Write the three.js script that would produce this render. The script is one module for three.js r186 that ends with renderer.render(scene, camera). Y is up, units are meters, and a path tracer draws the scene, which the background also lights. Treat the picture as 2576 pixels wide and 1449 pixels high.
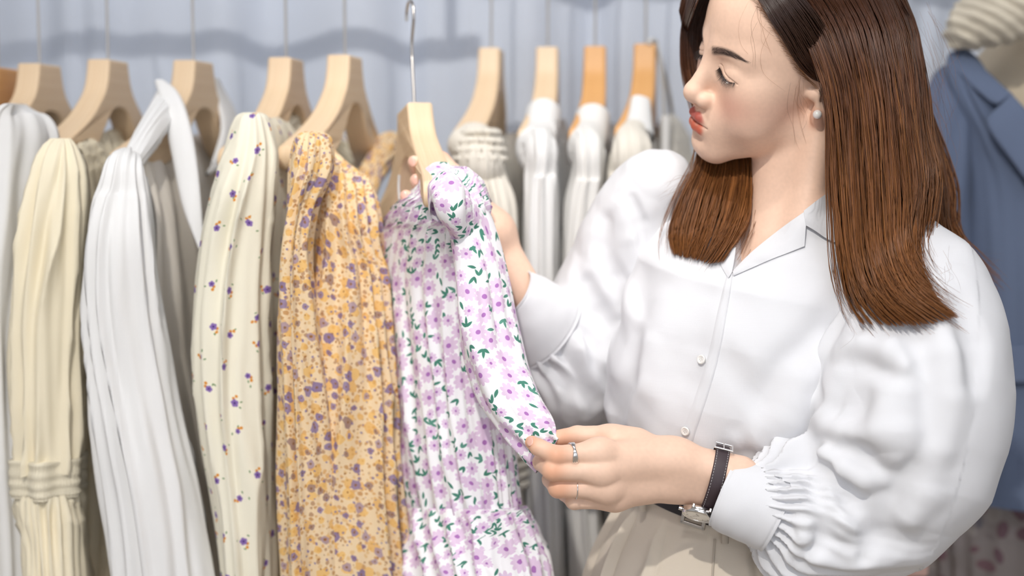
import * as THREE from 'three';
import { mergeGeometries } from 'three/addons/utils/BufferGeometryUtils.js';
import { RoundedBoxGeometry } from 'three/addons/geometries/RoundedBoxGeometry.js';
import { ImprovedNoise } from 'three/addons/math/ImprovedNoise.js';
import { RectAreaLightUniformsLib } from 'three/addons/lights/RectAreaLightUniformsLib.js';

// ---------------------------------------------------------------- camera, light, exposure
const scene = new THREE.Scene();
const FPX = 3539, CX = 1288, CY = 724.5, PITCH = THREE.MathUtils.degToRad(-5), EYE = 1.41;
const camera = new THREE.PerspectiveCamera(2 * Math.atan(CY / FPX) * 180 / Math.PI, 2576 / 1449, 0.05, 30);
camera.position.set(0, EYE, 0);
camera.rotation.x = PITCH;
camera.focus = 1.44;
camera.userData.fStop = 2.0;
const renderer = new THREE.WebGLRenderer({ antialias: true });
renderer.toneMapping = THREE.LinearToneMapping;
renderer.toneMappingExposure = 0.93;
renderer.shadowMap.enabled = true;
RectAreaLightUniformsLib.init();
scene.background = new THREE.Color(0x0b0c0e);
const LIGHTS = {  // sources all out of view, placed for the light they give
  key: { at: [-0.35, 2.76, 0.2], to: [0.15, 1.2, -1.6], power: 9.0, color: 0xfffaf3 },
  rail: { at: [-0.02, 2.76, -0.95], to: [0.04, 1.1, -1.9], power: 3.4, color: 0xfffaf3 },
  window: { power: 1.3, color: 0xeaf1ff, w: 2.4, h: 1.7, x: 0.2, y: 1.5 },  // unseen pane behind the camera, brightens what faces the lens
  panel: { power: 1.6, color: 0xf3f6ff },
};

// ---------------------------------------------------------------- helpers
const V = (x, y, z) => new THREE.Vector3(x, y, z);
const cP = Math.cos(PITCH), sP = Math.sin(PITCH);
// the point at distance z in front of the lens plane that the photograph shows at (px, py)
function P(px, py, z) {
  const x = (px - CX) / FPX, y = -(py - CY) / FPX, wy = y * cP + sP, wz = y * sP - cP;
  const s = z / -wz;
  return V(x * s, EYE + wy * s, -z);
}
function rayDir(px, py) { const x = (px - CX) / FPX, y = -(py - CY) / FPX; return V(x, y * cP + sP, y * sP - cP).normalize(); }
function rng(seed) { let s = seed >>> 0; return () => { s = (s + 0x6D2B79F5) | 0; let t = Math.imul(s ^ (s >>> 15), 1 | s); t = (t + Math.imul(t ^ (t >>> 7), 61 | t)) ^ t; return ((t ^ (t >>> 14)) >>> 0) / 4294967296; }; }
const perlin = new ImprovedNoise();
const noise = (x, y, z) => perlin.noise(x + 31.7, y + 12.3, z + 7.1);
const lerp = (a, b, t) => a + (b - a) * t, clamp = (x, a = 0, b = 1) => Math.min(b, Math.max(a, x));
const smooth = (a, b, x) => { const t = clamp((x - a) / (b - a)); return t * t * (3 - 2 * t); };
const taken = new Map();
function numbered(name) { const n = taken.get(name) ?? 0; taken.set(name, n + 1); return n ? `${name}_${String(n).padStart(3, '0')}` : name; }
function shadow(o) { o.castShadow = true; o.receiveShadow = true; return o; }
function obj(name, geometry, material, parent = scene) {
  const g = Array.isArray(geometry) ? mergeGeometries(geometry) : geometry;
  const m = shadow(new THREE.Mesh(g, material)); m.name = parent === scene ? numbered(name) : name; parent.add(m); return m;
}
function thing(name, label, category, group) {
  const o = new THREE.Group(); o.name = numbered(name); o.userData = { label, category }; if (group) o.userData.group = group; scene.add(o); return o;
}
function tag(o, label, category, group) { o.userData.label = label; o.userData.category = category; if (group) o.userData.group = group; return o; }
function struct(name, geometry, material, parent = scene) { const m = obj(name, geometry, material, parent); m.userData.kind = 'structure'; return m; }
function box(w, h, d, x = 0, y = 0, z = 0, r = 0) { const g = r ? new RoundedBoxGeometry(w, h, d, 2, r) : new THREE.BoxGeometry(w, h, d); g.translate(x, y, z); return g.index ? g.toNonIndexed() : g; }
function catmull(p, n) { // resample an array of number arrays at n+1 places
  const out = [], m = p.length - 1;
  for (let i = 0; i <= n; i++) {
    const f = i / n * m, k = Math.min(m - 1, Math.floor(f)), t = f - k;
    const a = p[Math.max(0, k - 1)], b = p[k], c = p[k + 1], d = p[Math.min(m, k + 2)];
    out.push(b.map((_, j) => 0.5 * (2 * b[j] + (c[j] - a[j]) * t + (2 * a[j] - 5 * b[j] + 4 * c[j] - d[j]) * t * t + (3 * b[j] - a[j] - 3 * c[j] + d[j]) * t * t * t)));
  }
  return out;
}
function gridGeometry(nu, nv, f, closed = false) { // f(i, j) -> [Vector3, u, v]; nu columns, nv rows
  const pos = [], uv = [], idx = [], w = nu + 1;
  for (let j = 0; j <= nv; j++) for (let i = 0; i <= nu; i++) { const [p, u, v] = f(i, j); pos.push(p.x, p.y, p.z); uv.push(u, v); }
  for (let j = 0; j < nv; j++) for (let i = 0; i < nu; i++) { const a = j * w + i, b = a + 1, c = a + w, d = c + 1; idx.push(a, c, b, b, c, d); }
  const g = new THREE.BufferGeometry();
  g.setAttribute('position', new THREE.Float32BufferAttribute(pos, 3)); g.setAttribute('uv', new THREE.Float32BufferAttribute(uv, 2)); g.setIndex(idx);
  g.computeVertexNormals();
  if (closed) { const n = g.attributes.normal; for (let j = 0; j <= nv; j++) { const a = j * w, b = a + nu, v = V(n.getX(a) + n.getX(b), n.getY(a) + n.getY(b), n.getZ(a) + n.getZ(b)).normalize(); n.setXYZ(a, v.x, v.y, v.z); n.setXYZ(b, v.x, v.y, v.z); } }
  return g;
}
// A hollow length of cloth: each row is [left point, right point, half thickness]; the cloth runs round them.
// fold(u, v, theta) gives metres outwards; open ends stay open unless cap.
function clothTube(rows, { nu = 96, nv = 80, fold = null, cap = true, uvScale = 1, power = 1 } = {}) {
  const flat = rows.map(([a, b, t]) => [a.x, a.y, a.z, b.x, b.y, b.z, t]);
  const R = catmull(flat, nv).map((r) => ({ a: V(r[0], r[1], r[2]), b: V(r[3], r[4], r[5]), t: Math.max(0.002, r[6]) }));
  const mid = R.map((r) => r.a.clone().add(r.b).multiplyScalar(0.5)), toCam = V(0, EYE, 0);
  const lengths = [0]; for (let j = 1; j <= nv; j++) lengths.push(lengths[j - 1] + mid[j].distanceTo(mid[j - 1]));
  const frames = R.map((r, j) => {
    const half = r.b.clone().sub(r.a).multiplyScalar(0.5), tan = mid[Math.min(nv, j + 1)].clone().sub(mid[Math.max(0, j - 1)]).normalize();
    return { half, n: half.clone().cross(tan).normalize(), w: half.length() };
  });
  if (frames[nv].n.dot(toCam.clone().sub(mid[nv])) < 0) frames[nv].n.negate(); // the lowest row faces the room, the others follow it
  for (let j = nv - 1; j >= 0; j--) if (frames[j].n.dot(frames[j + 1].n) < 0) frames[j].n.negate();
  const g = gridGeometry(nu, nv, (i, j) => {
    const th = -Math.PI / 2 - i / nu * Math.PI * 2, { half, n, w } = frames[j], t = R[j].t;
    const c = Math.cos(th), s = Math.sin(th), cc = Math.sign(c) * Math.abs(c) ** power, ss = Math.sign(s) * Math.abs(s) ** power;
    const p = mid[j].clone().addScaledVector(half, cc).addScaledVector(n, t * ss);
    const N = half.clone().normalize().multiplyScalar(c * t).addScaledVector(n, s * w).normalize();
    const v = j / nv;
    if (fold) p.addScaledVector(N, fold(i / nu, v, th, lengths[j], p));
    return [p, 0, -lengths[j] * uvScale];
  }, true);
  { // u runs in metres round the cloth, counted from the middle of its front
    const q = g.attributes.position, c = g.attributes.uv, a = V(0, 0, 0), b = V(0, 0, 0), m = nu / 2 | 0;
    let len = 0; for (let j = 0; j <= nv; j++) { if (j) len += a.fromBufferAttribute(q, j * (nu + 1) + m).distanceTo(b.fromBufferAttribute(q, (j - 1) * (nu + 1) + m)); const s = [0]; for (let i = 1; i <= nu; i++) { const k = j * (nu + 1) + i; s.push(s[i - 1] + a.fromBufferAttribute(q, k).distanceTo(b.fromBufferAttribute(q, k - 1))); } for (let i = 0; i <= nu; i++) c.setXY(j * (nu + 1) + i, (s[i] - s[m]) * uvScale, -len * uvScale); }
  }
  if (!cap) return g;
  // close both ends with a fan
  const pos = Array.from(g.attributes.position.array), uv = Array.from(g.attributes.uv.array), nor = Array.from(g.attributes.normal.array), idx = Array.from(g.index.array);
  for (const j of cap === 'bottom' ? [nv] : [0, nv]) {
    const c = V(0, 0, 0); for (let i = 0; i < nu; i++) { const k = (j * (nu + 1) + i) * 3; c.add(V(pos[k], pos[k + 1], pos[k + 2])); } c.multiplyScalar(1 / nu);
    const k = pos.length / 3; pos.push(c.x, c.y, c.z); uv.push(0, 0);
    const d = mid[j].clone().sub(mid[j ? nv - 1 : 1]).normalize(); nor.push(d.x, d.y, d.z);
    for (let i = 0; i < nu; i++) { const a = j * (nu + 1) + i; j ? idx.push(a, k, a + 1) : idx.push(a, a + 1, k); }
  }
  g.setAttribute('position', new THREE.Float32BufferAttribute(pos, 3)); g.setAttribute('uv', new THREE.Float32BufferAttribute(uv, 2)); g.setAttribute('normal', new THREE.Float32BufferAttribute(nor, 3)); g.setIndex(idx);
  return g;
}
// pleats that hang down: sharp-bottomed folds round the tube that drift and fade
function pleats({ n = 9, amp = 0.008, seed = 1, top = 0.15, drift = 0.5, sharp = 0.6, fine = 0, from = 0 }) {
  return (u, v0, th, len) => {
    const v = Math.max(0, (v0 - from) / (1 - from));
    const a = amp * (smooth(0, 0.35, v) * (1 - top) + top) * (0.4 + 0.6 * Math.abs(Math.sin(th)));
    const w = noise(Math.cos(th) * 1.2 + seed, Math.sin(th) * 1.2, v * 1.6 + seed * 3.1) * drift * 6;
    const s = Math.sin(u * Math.PI * 2 * n + w + seed);
    const f = 1 - 2 * Math.pow(Math.abs(s), sharp);
    const m = 0.65 + 0.7 * noise(Math.cos(th) * 2 + seed * 2, Math.sin(th) * 2, v * 2.5);
    let d = a * f * m + (from ? smooth(0, 0.2, v) : 1) * amp * 0.5 * noise(Math.cos(th) * 3 + seed, Math.sin(th) * 3 + seed, len * 9);
    if (fine) d += fine * (from ? smooth(0, 0.1, v) : 1) * Math.sin(u * Math.PI * 2 * n * 4.3 + 3 * noise(u * 8, v * 3, seed));
    return d;
  };
}
function roundTube(points, radius, seg = 24, sides = 8, taper = null) {
  const c = new THREE.CatmullRomCurve3(points), g = new THREE.TubeGeometry(c, seg, 1, sides, false), p = g.attributes.position, q = V(0, 0, 0);
  for (let i = 0; i < p.count; i++) { const j = Math.floor(i / (sides + 1)), o = c.getPointAt(j / seg), r = radius * (taper ? taper(j / seg) : 1); q.fromBufferAttribute(p, i).sub(o).multiplyScalar(r).add(o); p.setXYZ(i, q.x, q.y, q.z); }
  return g;
}

// ---------------------------------------------------------------- textures and materials
function weave(size, cells, seed, strength = 1) {
  const d = new Uint8Array(size * size * 4), r = rng(seed), jx = Array.from({ length: cells }, () => r()), jy = Array.from({ length: cells }, () => r());
  for (let y = 0; y < size; y++) for (let x = 0; x < size; x++) {
    const cx = x / size * cells, cy = y / size * cells, i = Math.floor(cx), j = Math.floor(cy);
    const over = (i + j) % 2 ? Math.sin((cx - i) * Math.PI) : Math.sin((cy - j) * Math.PI);
    const v = 128 + strength * (70 * (over - 0.5) + 45 * (jx[i] - 0.5) + 45 * (jy[j] - 0.5)), k = (y * size + x) * 4;
    d[k] = d[k + 1] = d[k + 2] = clamp(v, 0, 255); d[k + 3] = 255;
  }
  const t = new THREE.DataTexture(d, size, size); t.wrapS = t.wrapT = THREE.RepeatWrapping; t.magFilter = THREE.LinearFilter; t.minFilter = THREE.LinearMipmapLinearFilter; t.generateMipmaps = true; t.needsUpdate = true; return t;
}
function tiled(t, metres) { const c = t.clone(); c.repeat.set(1 / metres, 1 / metres); c.wrapS = c.wrapT = THREE.RepeatWrapping; c.needsUpdate = true; return c; }
const WEAVE = weave(256, 64, 5);
function canvasTexture(size, draw) {
  const c = document.createElement('canvas'); c.width = c.height = size; const x = c.getContext('2d'); draw(x, size);
  const t = new THREE.CanvasTexture(c); t.colorSpace = THREE.SRGBColorSpace; t.wrapS = t.wrapT = THREE.RepeatWrapping; return t;
}
const wrapDraw = (x, size, px, py, r, f) => { for (const ox of [-size, 0, size]) for (const oy of [-size, 0, size]) if (px + ox > -r && px + ox < size + r && py + oy > -r && py + oy < size + r) { x.save(); x.translate(px + ox, py + oy); f(); x.restore(); } };
function cloth(color, { rough = 0.86, weaveSize = 0.03, bump = 0.0003, map = null, mapSize = 0.2, sheen = 0.25, through = 0 } = {}) {
  const m = new THREE.MeshPhysicalMaterial({ color, roughness: rough, sheen, sheenRoughness: 0.6, sheenColor: new THREE.Color(0xffffff), side: THREE.DoubleSide });
  if (map) m.map = tiled(map, mapSize);
  if (bump) { m.bumpMap = tiled(WEAVE, weaveSize); m.bumpScale = bump; }
  if (through) { m.transmission = through; m.thickness = 0; m.roughness = 0.97; }
  m.specularIntensity = 0.35;
  return m;
}
function place(r, count, size, minD) { const pts = []; let tries = 0; while (pts.length < count && tries++ < count * 60) { const x = r() * size, y = r() * size; if (pts.every(([a, b]) => { let dx = Math.abs(a - x), dy = Math.abs(b - y); dx = Math.min(dx, size - dx); dy = Math.min(dy, size - dy); return dx * dx + dy * dy > minD * minD; })) pts.push([x, y]); } return pts; }
const DAISY = canvasTexture(1024, (x, S) => { // lilac daisies and green leaves on white, tile of 0.15 m
  const r = rng(11); x.fillStyle = '#fbf9fb'; x.fillRect(0, 0, S, S);
  const flowers = place(r, 112, S, 74).map(([a, b]) => [a, b, r() < 0.5 ? 44 + r() * 9 : 26 + r() * 10]);
  const leaf = (l, w) => { x.beginPath(); x.moveTo(0, 0); x.bezierCurveTo(w, -l * 0.25, w * 0.9, -l * 0.7, 0, -l); x.bezierCurveTo(-w * 0.9, -l * 0.6, -w, -l * 0.2, 0, 0); x.fill(); };
  const free = (px, py, m) => flowers.every(([a, b, R]) => { let dx = Math.abs(a - px), dy = Math.abs(b - py); dx = Math.min(dx, S - dx); dy = Math.min(dy, S - dy); return Math.hypot(dx, dy) > R + m; });
  for (const [px, py] of place(r, 330, S, 34)) { if (!free(px, py, 4)) continue; const a = r() * 6.3, n = r() < 0.35 ? 3 : r() < 0.6 ? 2 : 1, l = 33 + r() * 11; wrapDraw(x, S, px, py, 60, () => { x.rotate(a); x.translate(0, l * 0.4); x.fillStyle = r() < 0.8 ? '#4b8573' : '#5c9382'; for (let k = 0; k < n; k++) { x.save(); x.rotate((k - (n - 1) / 2) * 0.95); leaf(l * (k === 1 || n === 1 ? 1.15 : 0.9), 10.5); x.restore(); } }); }
  for (const [px, py, R] of flowers) {
    const a = r() * 6.3, n = 9;
    wrapDraw(x, S, px, py, R + 8, () => {
      x.rotate(a); x.scale(1, 0.9 + 0.1 * Math.sin(a));
      x.fillStyle = '#e4cbe3'; for (let k = 0; k < n; k++) { x.save(); x.rotate(k / n * Math.PI * 2); x.beginPath(); x.ellipse(0, -R * 0.62, R * 0.24, R * 0.4, 0, 0, 7); x.fill(); x.restore(); }
      x.beginPath(); x.arc(0, 0, R * 0.55, 0, 7); x.fill();
      x.fillStyle = '#ae76b8'; x.beginPath(); x.arc(0, 0, R * 0.25, 0, 7); x.fill();
    });
  }
});
const AMBER = canvasTexture(1024, (x, S) => { // amber and mauve crowded flowers, tile of 0.22 m
  const r = rng(23); x.fillStyle = '#e9cfa8'; x.fillRect(0, 0, S, S);
  const blob = (R, n, j) => { x.beginPath(); for (let k = 0; k <= n; k++) { const a = k / n * 6.2832, q = R * (1 - j + j * 2 * r()); k ? x.lineTo(Math.cos(a) * q, Math.sin(a) * q) : x.moveTo(Math.cos(a) * q, Math.sin(a) * q); } x.fill(); };
  for (const [px, py] of place(r, 900, S, 20)) { const c = ['#d6a468', '#c0905a', '#dcb680', '#b08a66'][Math.floor(r() * 4)], s = 5 + r() * 8; wrapDraw(x, S, px, py, 20, () => { x.fillStyle = c; x.globalAlpha = 0.8; blob(s, 7, 0.4); }); }
  for (const [px, py] of place(r, 120, S, 58)) { const c = r() < 0.6 ? '#e8b05a' : '#dfa553', s = 18 + r() * 15; wrapDraw(x, S, px, py, 50, () => { x.fillStyle = c; x.globalAlpha = 0.6; blob(s, 9, 0.25); }); }
  for (const [px, py] of place(r, 130, S, 52)) { const c = ['#8d7a9e', '#7f6c93', '#a78f9c', '#9a7d76'][Math.floor(r() * 4)], s = 13 + r() * 17; wrapDraw(x, S, px, py, 60, () => { x.fillStyle = c; x.globalAlpha = 0.85; blob(s, 9, 0.3); x.fillStyle = '#8a5f3c'; x.globalAlpha = 0.8; blob(s * 0.28, 6, 0.3); }); }
  for (const [px, py] of place(r, 420, S, 22)) { const s = 3 + r() * 5; wrapDraw(x, S, px, py, 12, () => { x.fillStyle = r() < 0.5 ? '#7f7099' : '#9b6230'; x.globalAlpha = 0.85; blob(s, 6, 0.4); }); }
});
const VIOLETS = canvasTexture(1024, (x, S) => { // sparse violets with orange buds on cream, tile of 0.24 m
  const r = rng(37); x.fillStyle = '#f0ead6'; x.fillRect(0, 0, S, S);
  for (const [px, py] of place(r, 62, S, 92)) {
    const a = r() * 6.3, s = 8 + r() * 5;
    wrapDraw(x, S, px, py, 70, () => {
      x.rotate(a);
      x.fillStyle = '#6f8f5c'; for (let k = 0; k < 2; k++) { x.beginPath(); x.ellipse((r() - 0.5) * 64, (r() - 0.5) * 64, 6, 3, r() * 3, 0, 7); x.fill(); }
      x.fillStyle = '#dd9440'; for (let k = 0; k < 2; k++) { x.beginPath(); x.arc(s * 1.5 + k * 8, s * (k ? 0.9 : -0.2), 6.5, 0, 7); x.fill(); }
      x.fillStyle = '#8a6dae'; for (let k = 0; k < 5; k++) { x.beginPath(); x.arc(Math.cos(k * 1.257) * s * 0.75, Math.sin(k * 1.257) * s * 0.75, s * 0.62, 0, 7); x.fill(); }
      x.fillStyle = '#4f3a78'; x.beginPath(); x.arc(0, 0, s * 0.4, 0, 7); x.fill();
    });
  }
});
const GARDEN = canvasTexture(512, (x, S) => { // faded dark floral skirt print
  const r = rng(51); x.fillStyle = '#8f8682'; x.fillRect(0, 0, S, S);
  for (const [px, py] of place(r, 120, S, 26)) { const c = ['#6d434c', '#55535f', '#b3a9a0', '#7d7371', '#5f3a46', '#9a908c'][Math.floor(r() * 6)], s = 8 + r() * 22; wrapDraw(x, S, px, py, 60, () => { x.fillStyle = c; x.globalAlpha = 0.55; x.rotate(r() * 6); x.beginPath(); x.ellipse(0, 0, s, s * 0.6, 0, 0, 7); x.fill(); }); }
});
const GRAIN = canvasTexture(512, (x, S) => { // pale beech
  const r = rng(61); x.fillStyle = '#e4c9a6'; x.fillRect(0, 0, S, S);
  for (let k = 0; k < 420; k++) { x.globalAlpha = 0.05 + r() * 0.13; x.strokeStyle = r() < 0.6 ? '#c79f74' : '#f2dfc4'; x.lineWidth = 0.6 + r() * 2; const y = r() * S, a = r() * 8; x.beginPath(); for (let i = 0; i <= 16; i++) x.lineTo(i / 16 * S, y + Math.sin(i / 16 * 6.283 + a) * 3); x.stroke(); }
});
const M = {};
M.plaster = new THREE.MeshStandardMaterial({ color: 0xe6e6e4, roughness: 0.92 });
M.floor = new THREE.MeshStandardMaterial({ color: 0xb9ab98, roughness: 0.55 });
M.curtain = cloth(0xd9e0ec, { bump: 0.0002, sheen: 0.1 });
M.wood = new THREE.MeshPhysicalMaterial({ color: 0xffffff, map: tiled(GRAIN, 0.12), roughness: 0.5, clearcoat: 0.15, clearcoatRoughness: 0.4 });
M.woodWarm = new THREE.MeshPhysicalMaterial({ color: 0xf6d3a2, map: tiled(GRAIN, 0.12), roughness: 0.5, clearcoat: 0.15, clearcoatRoughness: 0.4 });
M.steel = new THREE.MeshStandardMaterial({ color: 0xcfcac4, roughness: 0.28, metalness: 1 });
M.darkMetal = new THREE.MeshStandardMaterial({ color: 0x33343a, roughness: 0.45, metalness: 0.6 });
M.white = cloth(0xebeae8); M.white2 = cloth(0xe8e6e2, { weaveSize: 0.045 }); M.ivory = cloth(0xe8e2d6, { weaveSize: 0.05, bump: 0.0006 });
M.shadedWhite = cloth(0xece4d8, { weaveSize: 0.045 });  // warm shade of the white shirt body, put into the colour
M.cream = cloth(0xeee3c8, { weaveSize: 0.04 }); M.creamLace = cloth(0xeee4cb, { weaveSize: 0.03, bump: 0.0006 });
M.violets = cloth(0xffffff, { map: VIOLETS, mapSize: 0.29, weaveSize: 0.04, bump: 0.0005 });
M.amber = cloth(0xffffff, { map: AMBER, mapSize: 0.23 });
M.daisy = cloth(0xffffff, { map: DAISY, mapSize: 0.24, rough: 0.7, sheen: 0.15, bump: 0.00015 });
M.lampGlow = new THREE.MeshStandardMaterial({ color: 0xffffff, emissive: 0xfff6ea, emissiveIntensity: 4 });
M.unseenWindowGlow = new THREE.MeshStandardMaterial({ color: 0xffffff, emissive: 0xeaf1ff, emissiveIntensity: 1.0 });
M.panelGlow = new THREE.MeshStandardMaterial({ color: 0xffffff, emissive: 0xf3f6ff, emissiveIntensity: 2.2 });

// ---------------------------------------------------------------- the room
const ROOM = { x0: -2.6, x1: 2.6, z0: -2.75, z1: 2.4, h: 2.95, t: 0.12 };
{
  const { x0, x1, z0, z1, h, t } = ROOM, w = x1 - x0, d = z1 - z0, cx = (x0 + x1) / 2, cz = (z0 + z1) / 2;
  struct('floor', box(w + 2 * t, t, d + 2 * t, cx, -t / 2, cz), M.floor);
  struct('ceiling', box(w + 2 * t, t, d + 2 * t, cx, h + t / 2, cz), M.plaster);
  struct('wall_back', box(w + 2 * t, h, t, cx, h / 2, z0 - t / 2), M.plaster);
  struct('wall_front', box(w + 2 * t, h, t, cx, h / 2, z1 + t / 2), M.plaster);
  struct('wall_left', box(t, h, d, x0 - t / 2, h / 2, cz), M.plaster);
  struct('wall_right', box(t, h, d, x1 + t / 2, h / 2, cz), M.plaster);
}
// spot lamps out of view overhead, placed for the hard light on clothes and woman
function spotLamp(spec, label, angle, soft) {
  const t = thing('unseen_track_spotlight', label, 'spotlight', 'unseen ceiling track spotlights'), at = V(...spec.at), to = V(...spec.to), dir = to.clone().sub(at).normalize();
  const g = new THREE.CylinderGeometry(0.055, 0.05, 0.16, 32, 1, true); g.translate(0, -0.02, 0);
  const c = new THREE.CylinderGeometry(0.05, 0.05, 0.01, 32); c.translate(0, -0.1, 0);
  const q = new THREE.Quaternion().setFromUnitVectors(V(0, 1, 0), dir);
  t.position.copy(at);
  const can = obj('housing', [g, c], M.darkMetal, t); can.quaternion.copy(q); can.material = M.darkMetal;
  const f = new THREE.CylinderGeometry(0.042, 0.042, 0.006, 32); f.translate(0, 0.0, 0); obj('lens', f, M.lampGlow, t).quaternion.copy(q);
  obj('stem', roundTube([V(0, 0.02, 0).addScaledVector(dir, -0.1), V(0, 0.12, 0).addScaledVector(dir, -0.09), V(0, ROOM.h - at.y, 0).addScaledVector(dir, -0.09)], 0.012, 10, 10), M.darkMetal, t);
  const l = new THREE.SpotLight(spec.color, spec.power, 0, angle, soft, 2);
  l.position.copy(at).addScaledVector(dir, 0.05); l.target.position.copy(to); l.castShadow = true; l.shadow.radius = 1.4; l.shadow.mapSize.set(2048, 2048); scene.add(l, l.target);
  return t;
}
spotLamp(LIGHTS.key, 'unseen black track spotlight in front of the clothes rail, lighting the woman and the garments', 0.62, 0.6);
spotLamp(LIGHTS.rail, 'unseen black track spotlight placed to light the white shirts', 0.3, 0.8);
// ceiling panels out of view, placed to give soft light from above
function ceilingPanel(x, z, w, d, power, label) {
  const t = thing('unseen_ceiling_light', label, 'ceiling light', 'unseen flat ceiling light panels'); t.position.set(x, ROOM.h, z);
  obj('frame', box(w + 0.06, 0.04, d + 0.06, 0, -0.02, 0, 0.008), M.plaster, t); obj('diffuser', box(w, 0.006, d, 0, -0.043, 0), M.panelGlow, t);
  const l = new THREE.RectAreaLight(LIGHTS.panel.color, power, w, d); l.position.set(x, ROOM.h - 0.055, z); l.rotation.x = -Math.PI / 2; scene.add(l);
}
ceilingPanel(-1.0, 0.9, 1.1, 1.1, LIGHTS.panel.power, 'unseen square ceiling light panel over the left side of the aisle');
ceilingPanel(0.9, 0.9, 1.1, 1.1, LIGHTS.panel.power, 'unseen square ceiling light panel over the right side of the aisle');
ceilingPanel(0.0, -1.0, 1.8, 0.5, LIGHTS.panel.power * 0.8, 'unseen long ceiling light panel above the clothes rail');

// window out of view behind the lens, put in to brighten frontal shade
{
  const { w, h, x, y, power, color } = LIGHTS.window, z = ROOM.z1, n = struct('window_1', [box(w + 0.16, 0.08, 0.1, x, y + h / 2 + 0.04, z - 0.05, 0.01), box(w + 0.16, 0.08, 0.1, x, y - h / 2 - 0.04, z - 0.05, 0.01), box(0.08, h, 0.1, x - w / 2 - 0.04, y, z - 0.05, 0.01), box(0.08, h, 0.1, x + w / 2 + 0.04, y, z - 0.05, 0.01)], M.plaster);
  obj('unseen_window_pane', box(w, h, 0.01, x, y, z - 0.02), M.unseenWindowGlow, n);
  const l = new THREE.RectAreaLight(color, power, w, h); l.position.set(x, y, z - 0.05); l.rotation.y = 0; scene.add(l); // a rect light shines along its -z
}

// ---------------------------------------------------------------- curtain behind the rail
{
  const z0 = -2.28, n = 520, g = [];
  const fold = (x) => {
    const a = x * 1288 / 0.84; // folds of uneven width
    return 0.022 * Math.sin(x * 17 + 2.2 * Math.sin(x * 5.1 + 0.8) + 0.4) + 0.014 * Math.sin(x * 31 + 3 * Math.sin(x * 3.3)) + 0.006 * Math.sin(x * 67 + 2 * Math.sin(x * 9));
  };
  const sheet = (off) => gridGeometry(n, 24, (i, j) => { const x = lerp(-1.9, 0.86, i / n), y = lerp(2.7, 0.05, j / 24); const k = 0.75 + 0.25 * j / 24; return [V(x + 0.012 * Math.sin(x * 23) , y, z0 + off + k * fold(x)), x, y]; });
  const front = sheet(0.0015), back = sheet(-0.0015);
  const c = obj('curtain', [front, back], M.curtain);
  tag(c, 'pale blue-grey pleated curtain hanging behind the clothes rail', 'curtain');
}
// ---------------------------------------------------------------- rail
const RAIL_Z = 1.86, RAIL_Y = 1.79, RAIL2_Z = 2.04;
{
  for (const [x0, x1, z, label] of [[-2.0, -0.1, RAIL_Z, 'steel clothes rail that carries the cream, white and amber garments'], [-0.08, 0.85, RAIL2_Z, 'steel clothes rail set further back, carrying the white shirts']]) {
    const t = thing('clothes_rail', label, 'clothes rail', 'clothes rails'), g = new THREE.CylinderGeometry(0.014, 0.014, x1 - x0, 20); g.rotateZ(Math.PI / 2); g.translate((x0 + x1) / 2, RAIL_Y, -z);
    obj('bar', g, M.steel, t);
    for (const x of [x0 + 0.05, x1 - 0.04]) obj('bracket', roundTube([V(x, RAIL_Y, -z), V(x, RAIL_Y + 0.5, -z), V(x, ROOM.h, -z)], 0.008, 8, 10), M.steel, t);
  }
}
// ---------------------------------------------------------------- hangers
function hangerBody(thick = 0.03) {
  const s = new THREE.Shape();
  s.moveTo(-0.026, 0);
  s.lineTo(0.026, 0); s.bezierCurveTo(0.03, -0.02, 0.033, -0.034, 0.047, -0.047); s.bezierCurveTo(0.075, -0.075, 0.13, -0.092, 0.205, -0.118);
  s.bezierCurveTo(0.214, -0.124, 0.213, -0.138, 0.203, -0.14);
  s.bezierCurveTo(0.13, -0.13, 0.085, -0.118, 0.058, -0.095); s.bezierCurveTo(0.036, -0.075, 0.03, -0.055, 0, -0.055);
  s.bezierCurveTo(-0.03, -0.055, -0.036, -0.075, -0.058, -0.095); s.bezierCurveTo(-0.085, -0.118, -0.13, -0.13, -0.203, -0.14);
  s.bezierCurveTo(-0.213, -0.138, -0.214, -0.124, -0.205, -0.118);
  s.bezierCurveTo(-0.13, -0.092, -0.075, -0.075, -0.047, -0.047); s.bezierCurveTo(-0.033, -0.034, -0.03, -0.02, -0.026, 0);
  const g = new THREE.ExtrudeGeometry(s, { depth: thick - 0.008, bevelEnabled: true, bevelThickness: 0.004, bevelSize: 0.0035, bevelSegments: 3, curveSegments: 14 });
  g.translate(0, -0.0035, -(thick - 0.008) / 2);
  const p = g.attributes.position; // arms sweep forward a little, like shoulders
  for (let i = 0; i < p.count; i++) { const x = p.getX(i); p.setZ(i, p.getZ(i) * (1 + 1.6 * Math.abs(x)) + 0.35 * x * x); }
  g.computeVertexNormals(); return g;
}
const HANGER = hangerBody(), HANGER_SHORT = (() => { const g = HANGER.clone(), q = g.attributes.position; for (let i = 0; i < q.count; i++) { const x = q.getX(i), a = Math.abs(x); if (a > 0.06) q.setX(i, Math.sign(x) * (0.06 + (a - 0.06) * 0.72)); } g.computeVertexNormals(); return g; })();
function hookGeometry(len) { // straight wire, then the crook over the rail
  const pts = [V(0, -0.005, 0), V(0, len * 0.5, 0), V(0, len - 0.045, 0), V(0.004, len - 0.03, 0)];
  for (let k = 0; k <= 10; k++) { const a = -0.5 + k / 10 * 3.6; pts.push(V(0.0 + 0.0195 * Math.cos(a), len - 0.0 + 0.0195 * Math.sin(a), 0)); }
  return roundTube(pts, 0.0019, 60, 8);
}
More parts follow.
